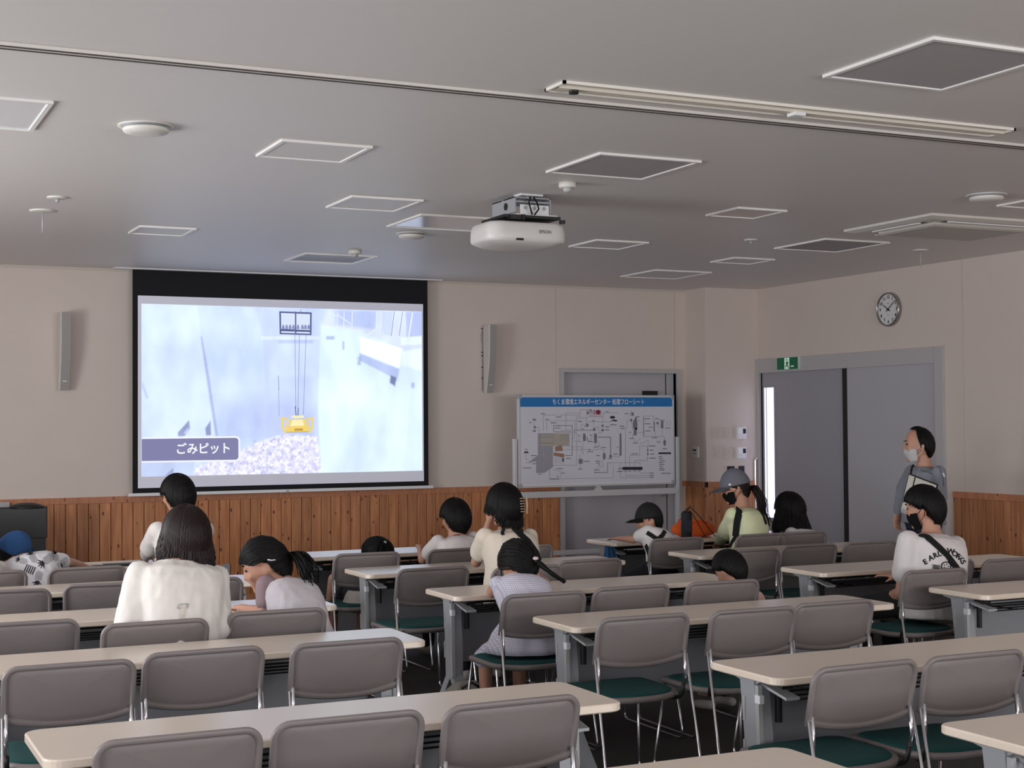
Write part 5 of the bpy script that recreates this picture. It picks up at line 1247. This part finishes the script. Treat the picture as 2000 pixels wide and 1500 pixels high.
# --- girl with the braid, plaid dress
h = atY(1012, 1100, 6.95); cx_ = atY(1050, 1240, 6.60)
def plaid():
    m = bpy.data.materials.new('plaid_cotton'); m.use_nodes = True; n = m.node_tree.nodes; L = m.node_tree.links; b_ = n['Principled BSDF']; b_.inputs['Roughness'].default_value = .9
    tc = n.new('ShaderNodeTexCoord'); wv = []
    for ax in ('X', 'Z'):
        w = n.new('ShaderNodeTexWave'); w.bands_direction = ax; w.inputs['Scale'].default_value = 34; L.new(tc.outputs['Object'], w.inputs['Vector'])
        r_ = n.new('ShaderNodeValToRGB'); r_.color_ramp.elements[0].position = .62; r_.color_ramp.elements[1].position = .8; L.new(w.outputs['Fac'], r_.inputs[0]); wv.append(r_)
    mx = n.new('ShaderNodeMix'); mx.data_type = 'RGBA'; mx.blend_type = 'ADD'; mx.inputs[0].default_value = 1; L.new(wv[0].outputs[0], mx.inputs[6]); L.new(wv[1].outputs[0], mx.inputs[7])
    m2 = n.new('ShaderNodeMix'); m2.data_type = 'RGBA'; L.new(mx.outputs[2], m2.inputs[0]); m2.inputs[6].default_value = lin((226, 223, 232))+(1,); m2.inputs[7].default_value = lin((188, 186, 208))+(1,)
    L.new(m2.outputs[2], b_.inputs['Base Color']); MATS['plaid'] = m; return m
m_pl = plaid()
t, I = person('girl with a long braid in pale plaid dress leaning on the third middle table', h, 1.06, .82, 8, 34, 0, 4, (cx_.x-.02, 6.60), .53, neck=atY(1012, 1136, 6.88), shw=.15, shdrop=.03,
    wl=atY(985, 1138, 7.15), wr_=atY(1050, 1125, 7.1), el=(atY(960, 1158, 6.95), atY(1064, 1138, 6.95)), fabric=m_pl, sleeve='none', seed=17, loose=.010, wrk=.006, skirt=m_pl, shirt_name='dress_top',
    hairst=dict(style='braid', knot=((.25, -.85, -.35), [(.03, -.03, -.03), (.07, -.06, -.07), (.13, -.08, -.11)]), n=210, seed=18, thick=1.12))
b = NB(); ellips(b, I['hc']+I['R'] @ V((.024, -.124, -.044)), (.016, .012, .010)); child(obj('hair_tie', b, mat('pink_tie', (226, 206, 206), .7), t, True), I)
# flared hem of the dress over the seat
b = NB(); R = []
for z, a_, d_ in ((.66, .125, .10), (.62, .155, .13), (.56, .205, .165), (.50, .235, .185), (.465, .245, .19)):
    R.append([V((I['pv'].x+math.cos(q)*(a_+.006*math.sin(q*9)), I['pv'].y+.02+math.sin(q)*(d_+.006*math.cos(q*11)), z)) for q in [2*PI*k/72 for k in range(72)]])
rings(b, R); child(obj('dress_skirt', b, m_pl, t, True), I)
# --- small child low at the third middle table
h = atY(1425, 1112, 6.80)
t, I = person('small short-haired child sunk low behind the third middle table, only head showing', h, .90, .66, 14, 34, 0, 10, (h.x+.02, 6.62), .50, neck=(h.x+.01, 6.72, h.z-.125), shw=.13, shirt=(206, 170, 160), seed=19, hairst=dict(style='short', n=160, seed=20, thick=1.13, nape=-.92))
# --- boy in black cap at first right table
h = atY(1268, 1016, 9.30)
t, I = person('boy in black cap and white tee with black straps leaning on the first right table', h, 1.0, .82, 66, 6, 0, 42, (atY(1292, 1100, 9.12).x, 9.10), .55, neck=atY(1278, 1040, 9.26), shw=.14, shdrop=.04,
    wl=atY(1208, 1052, 9.46), wr_=atY(1250, 1056, 9.62), el=(atY(1238, 1054, 9.30), None), shirt=(222, 218, 218), seed=21, loose=.008, pants=(26, 26, 30), hairst=dict(style='short', n=120, seed=22, thick=1.03, wide=1.0))
cap_hat(I, t, mat('black_cap', (22, 21, 24), .8), lowz=.12, k=1.15, blen=.075)
sv = VIEW(I['pv']); 
for k_, q in enumerate((((1264, 1040), (1276, 1048), (1290, 1058), (1300, 1062)), ((1298, 1038), (1294, 1046), (1284, 1054), (1280, 1062)), ((1262, 1064), (1268, 1080), (1272, 1096)))):
    o = strap_on('shoulder_strap', I['shirt'], [atY(*p, 9.1) for p in q], sv, .03, .003, m_black, t); child(o, I)
# --- woman in grey cap
h = atY(1437, 952, 9.25); cx_ = atY(1450, 1040, 9.20)
t, I = person('woman in grey cap, black mask and pale yellow-green top at the first right table', h, 1.08, .95, 62, 12, 0, 30, (cx_.x, 9.12), .60, neck=atY(1449, 993, 9.18), shw=.165, shdrop=.05, shirt=(226, 230, 190), seed=23, loose=.018, sleeve='long',
    wl=atY(1402, 1062, 9.55), wr_=(cx_.x+.15, 9.5, .73), hairst=dict(style='pony', col='brown', knot=((.0, -.95, -.15), [(.02, -.05, -.02), (.05, -.08, -.10), (.05, -.07, -.18), (.08, -.08, -.27)]), n=170, seed=24, thick=1.02, wide=1.0))
cap_hat(I, t, mat('grey_cap', (112, 112, 124), .9, bump=.2, scale=140), lowz=.10, k=1.18, blen=.085); mask(I, t, mat('black_mask', (20, 19, 21), .9))
b = NB(); ellips(b, I['hc']+I['R'] @ V((-.083, .045, .035)), (.008, .012, .010), I['R']); child(obj('cap_badge', b, m_wht2, t, True), I)
sv = VIEW(cx_); o = strap_on('harness_strap', I['shirt'], [atY(*q, 9.1) for q in ((1440, 985), (1443, 1000), (1440, 1020), (1437, 1048))], sv, .05, .004, m_black, t); child(o, I)
for q in (((1418, 992), (1430, 985), (1444, 984), (1470, 986)), ((1480, 992), (1490, 1008), (1495, 1024)), ((1437, 1048), (1430, 1060), (1424, 1074))):
    o = strap_on('harness_strap', I['shirt'], [atY(*p, 9.1) for p in q], sv, .024, .004, m_black, t); child(o, I)
# --- girl with long black hair
h = atY(1543, 994, 9.30)
t, I = person('girl with long straight black hair and white top near the sliding door', h, 1.08, .86, 30, 16, 0, 20, (h.x+.03, 9.16), .53, shw=.15, shirt=(220, 216, 214), seed=25, loose=.008,
    hairst=dict(style='loose', length=.23, nape=-.55, n=260, thick=1.12, flare=.16, seed=26, fringe=.02))
o = strap_on('bag_strap', I['shirt'], [atY(*q, 9.1) for q in ((1534, 1018), (1531, 1030), (1532, 1048))], VIEW(h), .012, .003, m_black, t); child(o, I)
# --- man in printed tee
h = atY(1805, 992, 6.68); cx_ = atY(1818, 1150, 6.58)
t, I = person('man in white printed tee with black sling strap and black mask, third right table', h, 1.08, 1.05, 36, 10, 0, 8, (cx_.x+.01, 6.58), .57, neck=atY(1820, 1042, 6.62), shw=.188, shdrop=.055,
    wl=atY(1730, 1168, 6.84), wr_=(cx_.x+.1, 6.95, .66), el=(atY(1761, 1158, 6.62), None), shirt=(228, 222, 222), seed=27, loose=.018, wrk=.007, hem=-.30, pants=(28, 28, 32),
    hairst=dict(style='short', n=240, seed=28, thick=1.13, nape=-.88, front=.50))
mask(I, t, MATS['cloth_28_28_32'] if False else mat('black_mask', (20,19,21), .9))
sv = VIEW(cx_); o = strap_on('sling_strap', I['shirt'], [atY(*q, 6.3) for q in ((1796, 1042), (1810, 1046), (1832, 1066), (1850, 1084), (1868, 1108), (1876, 1120))], sv, .036, .004, m_black, t); child(o, I)
fx = sv.cross(UP).normalized(); fy = fx.cross(sv); SH = I['shirt']
arc = [(1807,1098,.50),(1818,1090,.42),(1827,1085,.33),(1835,1082,.22),(1843,1080,.1),(1857,1077,-.12),(1865,1082,-.35),(1872,1087,-.5),(1877,1092,-.75),(1881,1098,-.95)]
for ch_, (u, v, a) in zip('EARLYWORKS', arc):
    me = text_mesh(ch_, .040, .0016); c = atY(u, v, 6.3); x = fx*math.cos(a)+fy*math.sin(a); y = -fx*math.sin(a)+fy*math.cos(a)
    child(project_mesh('printed_letter', me, basis(c, x, y), SH, VIEW(c), m_fr, t), I)
def shape_on(polys, name='emblem'):
    b = NB()
    for P_ in polys: b.faces.new([b.verts.new(atY(u, v, 6.3)) for u, v in P_])
    bmesh.ops.triangulate(b, faces=b.faces[:]); bmesh.ops.subdivide_edges(b, edges=b.edges[:], cuts=1, use_grid_fill=True)
    me = bpy.data.meshes.new(name); b.to_mesh(me); b.free(); t_ = SH.data; bv = BVHTree.FromPolygons([v.co[:] for v in t_.vertices], [p.vertices[:] for p in t_.polygons])
    for v in me.vertices:
        h_ = bv.ray_cast(EP, (v.co-EP).normalized(), 12)
        if h_[0] is not None: v.co = h_[0]-(v.co-EP).normalized()*.004
    child(link(name, me, m_fr, t), I)
ringp = []
for k in range(20):
    a, c = 2*PI*k/20, 2*PI*(k+1)/20; ringp.append([(1848+q*math.cos(w), 1106+q*math.sin(w)*.92) for q, w in ((8,a),(10.5,a),(10.5,c),(8,c))])
ringp += [[(1848+q*math.cos(w), 1106+q*math.sin(w)) for q, w in ((2,a),(5.5,a-.3),(5.5,a+.3))] for a in [2*PI*k/5 for k in range(5)]]
wing = [[(1819,1102+k*2.4),(1836,1104+k*1.8),(1836,1105.2+k*1.8),(1824,1104.5+k*2.2)] for k in range(5)] + [[(1860,1106+k*2),(1874,1102+k*2.4),(1870,1104+k*2.4),(1860,1107.2+k*2)] for k in range(5)]
shape_on(ringp+wing)
# --- standing man with clipboard
XM_ = 7.5; h = atX(1794, 869, XM_)
t, I = person('standing man in grey work jacket and white mask holding a clipboard, right side', h, 1.12, .98, 58, 4, 0, 80, (h.x+.02, h.y-.02), stand=True, shw=.185, shdrop=.05, neck=(h.x+.045, h.y-.02, h.z-.160),
    wr_=atX(1754, 1000, XM_-.05), wl=atX(1796, 990, XM_-.17), el=(atX(1834, 972, XM_), atX(1766, 955, XM_)),
    shirt=(136, 140, 150), sleeve='long', loose=.012, pants=(34, 38, 52), seed=30, hem=-.03, wrk=.007, shirt_name='jacket', voxel=.008,
    handspec={1: ((-.15, .02, -1), (0, -1, 0), 1, .55), -1: ((-.2, .9, .15), (-.6, .1, .3), -1, .8)}, hairst=dict(style='short', n=150, seed=31, front=.95, nape=-.85, thick=1.08, wide=1.02))
mask(I, t, mat('white_mask', (250, 250, 252), .8))
sv = VIEW(I['hc']); J_ = I['shirt']; X_ = XM_
for nm, q, w, mm in (('lanyard', ((1786, 903), (1781, 915), (1779, 935)), .014, m_black), ('zip', ((1802, 905), (1795, 920), (1790, 935)), .006, m_gmet), ('collar', ((1782, 893), (1790, 904), (1797, 912)), .03, mat('collar_grey', (120, 124, 136), .9)), ('collar', ((1822, 892), (1812, 902), (1802, 914)), .03, mat('collar_light', (160, 158, 156), .9)), ('sleeve_badge', ((1841, 924), (1844, 932)), .016, m_wht2), ('shoulder_seam', ((1822, 900), (1835, 915), (1842, 935), (1843, 950)), .004, mat('seam', (104, 108, 120), .9)), ('chest_pocket', ((1800, 920), (1812, 922), (1822, 926)), .006, mat('seam', (104, 108, 120), .9))):
    o = strap_on(nm, J_, [atX(*p, X_) for p in q], sv, w, .002, mm, t, .004); child(o, I)
# clipboard he holds (a thing of its own)
Xc = XM_-.30; P_ = [atX(u, v, Xc) for u, v in ((1775, 924), (1832, 946), (1815, 1010), (1757, 1000))]
c0 = sum(P_, V((0,0,0)))/4; n_ = (P_[1]-P_[0]).cross(P_[3]-P_[0]).normalized()
if n_.dot(EP-c0) < 0: n_ = -n_
cb = thing('clipboard', 'white papers on a dark-edged clipboard held by the standing man', 'clipboard', c0)
b = NB(); rings(b, [[p-c0+n_*q for p in P_] for q in (-.004, 0)]); obj('board', b, m_dark, cb)
b = NB(); rings(b, [[(p-c0)*.93+n_*q for p in P_] for q in (.0005, .004)]); obj('papers', b, mat('paper', (224, 220, 210), .8), cb)
b = NB(); e0_ = (P_[0]-c0)*.93; e1_ = (P_[3]-c0)*.93; dx_ = (P_[1]-P_[0])*.20
rings(b, [[e0_+dx_+n_*q, e0_+dx_*1.18+n_*q, e1_+dx_*1.18+n_*q, e1_+dx_+n_*q] for q in (.004, .006)]); obj('dark_strip', b, m_dark, cb)
b = NB(); dd_ = (P_[3]-P_[0]).normalized(); mm_ = (P_[3]+P_[2])/2*.0+P_[3]*.85+P_[2]*.15-c0; x_ = (P_[1]-P_[0]).normalized(); rings(b, [[mm_-x_*.02-dd_*.03+n_*q, mm_+x_*.03-dd_*.03+n_*q, mm_+x_*.03+n_*q, mm_-x_*.02+n_*q] for q in (.004, .012)]); obj('clip', b, m_gmet2, cb)

for o in bpy.data.objects:
    if o.type == 'MESH' and o.name.split('.')[0] in ('picture_railings', 'picture_cables', 'flow_lines', 'flow_main_lines', 'chart_captions', 'chart_vessels', 'chart_dark_symbols', 'chart_furnace_lines', 'chart_red_mark', 'chart_building', 'chart_furnace', 'chart_grate', 'picture_onlookers', 'picture_window', 'emblem', 'shirt_print'): o['kind'] = 'stuff'

# ================================================================== BAGS AND LOOSE THINGS
p = atZ(1353, 1052, .70); p.y = 9.80; p.x = atY(1353, 1048, 9.8).x
b = NB(); rr = random.Random(4)
def lump(b, w, d, h, sd, n=2.6):
    R = []
    for k in range(9):
        u = k/8; f_ = (1-abs(2*u-1)**3*.45)*(1 if u < .7 else 1-.5*(u-.7)); R.append([V((math.copysign(abs(math.cos(a))**(2/n), math.cos(a))*w/2*f_, math.copysign(abs(math.sin(a))**(2/n), math.sin(a))*d/2*f_, h*u)) for a in [2*PI*i/28 for i in range(28)]])
    rings(b, R)
lump(b, .36, .22, .13, 1)
for v in b.verts: v.co += V((noise.noise(v.co*14), noise.noise(v.co*14+V((5,0,0))), noise.noise(v.co*9)))*.016
for v in b.verts: v.co.z = max(v.co.z, 0)
og = tag(obj('tote_bag', b, mat('orange_cloth', (232, 104, 40), .85, bump=.3, scale=40), None, True), 'bright orange cloth bag lying on the first right table', 'bag'); og.location = (p.x, p.y, .70)
for s in (-1, 1):
    b = NB(); tube(b, [(-.10, s*.07, .10), (-.06, s*.09, .135), (.05, s*.09, .13), (.1, s*.07, .10)], .007, 6); obj('handle', b, MATS['orange_cloth'], og, True)
q = atY(1341, 1050, 9.62); t = thing('bottle_bag', 'tall black insulated bottle bag with long strap on the first right table', 'bag', (q.x, 9.62, .70))
b = NB(); loft(b, [(V((0,0,z)), V((1,0,0)), V((0,1,0)), w, w*.8) for z, w in ((0,.036),(.01,.042),(.17,.042),(.20,.040),(.215,.03))]); obj('pouch', b, mat('navy_black', (30, 31, 40), .7, bump=.2, scale=90), t, True)
b = NB(); tube(b, fillet([(0, 0, .21), (.02, -.01, .255), (.07, -.04, .20), (.15, -.12, .06), (.20, -.16, -.02)], .03, 4), .009, 6, flat=.4); tube(b, fillet([(-.02, 0, .21), (.0, -.02, .245), (.05, -.05, .16), (.10, -.10, .03)], .03, 4), .007, 6, flat=.4); obj('strap', b, m_black, t, True)
b = NB(); box(b, -.03, .03, -.038, -.03, .06, .15); obj('pocket', b, mat('navy_pocket', (44, 48, 62), .7), t, bevel=.004)
# blue cloth hanging from the table's left end
q = atY(1180, 1063, 9.86); b = NB(); R = []
for j in range(9):
    z = .045-.022*j*1.0; w = .035+.006*j; row = []
    for i in range(25):
        a = i/24; row.append(V(((a-.5)*w*2+.014*j*.3, .018*math.sin(a*17+j*.3)*(.4+.12*j), -.026*j-.02*abs(math.sin(a*6))*(j == 8))))
    R.append(row)
rings(b, R, closed=False, cap=False); bmesh.ops.solidify(b, geom=b.faces[:], thickness=.003)
q = atY(1178, 1066, 9.74)
bc = tag(obj('hand_towel', b, mat('blue_towel', (92, 148, 196), .9, bump=.3, scale=120), None, True), 'light blue towel hanging at the left end of the first right table', 'towel'); bc.location = (5.45, 9.72, .672)
# papers and black folder, first left table
q = atZ(222, 1102, .7); b = NB(); rings(b, [[V((x, y, .701+k*.001+(.012 if x < -.1 and y < 0 else 0))) for x, y in ((-.17,-.09),(.17,-.10),(.15,.10),(-.14,.11))] for k in (0, 1)])
o = tag(obj('paper_sheet', b, mat('paper', (224,220,210), .8)), 'white paper sheet lying on the first left table', 'paper'); o.location = (q.x, 9.76, 0)
q = atZ(247, 1108, .7); b = NB(); box(b, -.12, .12, -.03, .08, .701, .712); o = tag(obj('folder', b, m_dark, bevel=.003), 'black folder beside the paper on the first left table', 'folder'); o.location = (q.x, 9.66, 0)
# bags under the braid girl's chair
q = atZ(905, 1338, .0); b = NB(); lump(b, .26, .16, .26, 2)
for v in b.verts: v.co += V((noise.noise(v.co*10), noise.noise(v.co*10+V((5,0,0))), 0))*.02
q = atY(915, 1338, 7.02)
o = tag(obj('canvas_bag', b, mat('canvas', (150, 144, 136), .9, bump=.3, scale=60), None, True), 'pale canvas bag on the floor by the braid girl', 'bag'); o.location = (q.x-.02, 7.02, 0)
b = NB(); tube(b, [(-.07, -.085, .2), (-.08, -.10, .1), (-.07, -.09, .02)], .008, 6); tube(b, [(.05, -.07, .24), (0, -.09, .27), (-.05, -.07, .24)], .007, 6); obj('strap', b, m_dark, o, True)
b = NB(); lump(b, .2, .16, .24, 3); o2 = tag(obj('rucksack', b, mat('black_nylon', (20, 20, 22), .6), None, True), 'black rucksack on the floor beside the pale canvas bag', 'bag'); o2.location = (q.x+.24, 7.0, 0)
b = NB(); tube(b, [(-.03, -.07, .22), (0, -.09, .245), (.04, -.07, .22)], .005, 6); obj('handle', b, m_gmet2, o2, True)
bpy.data.scenes.remove(TMPS)
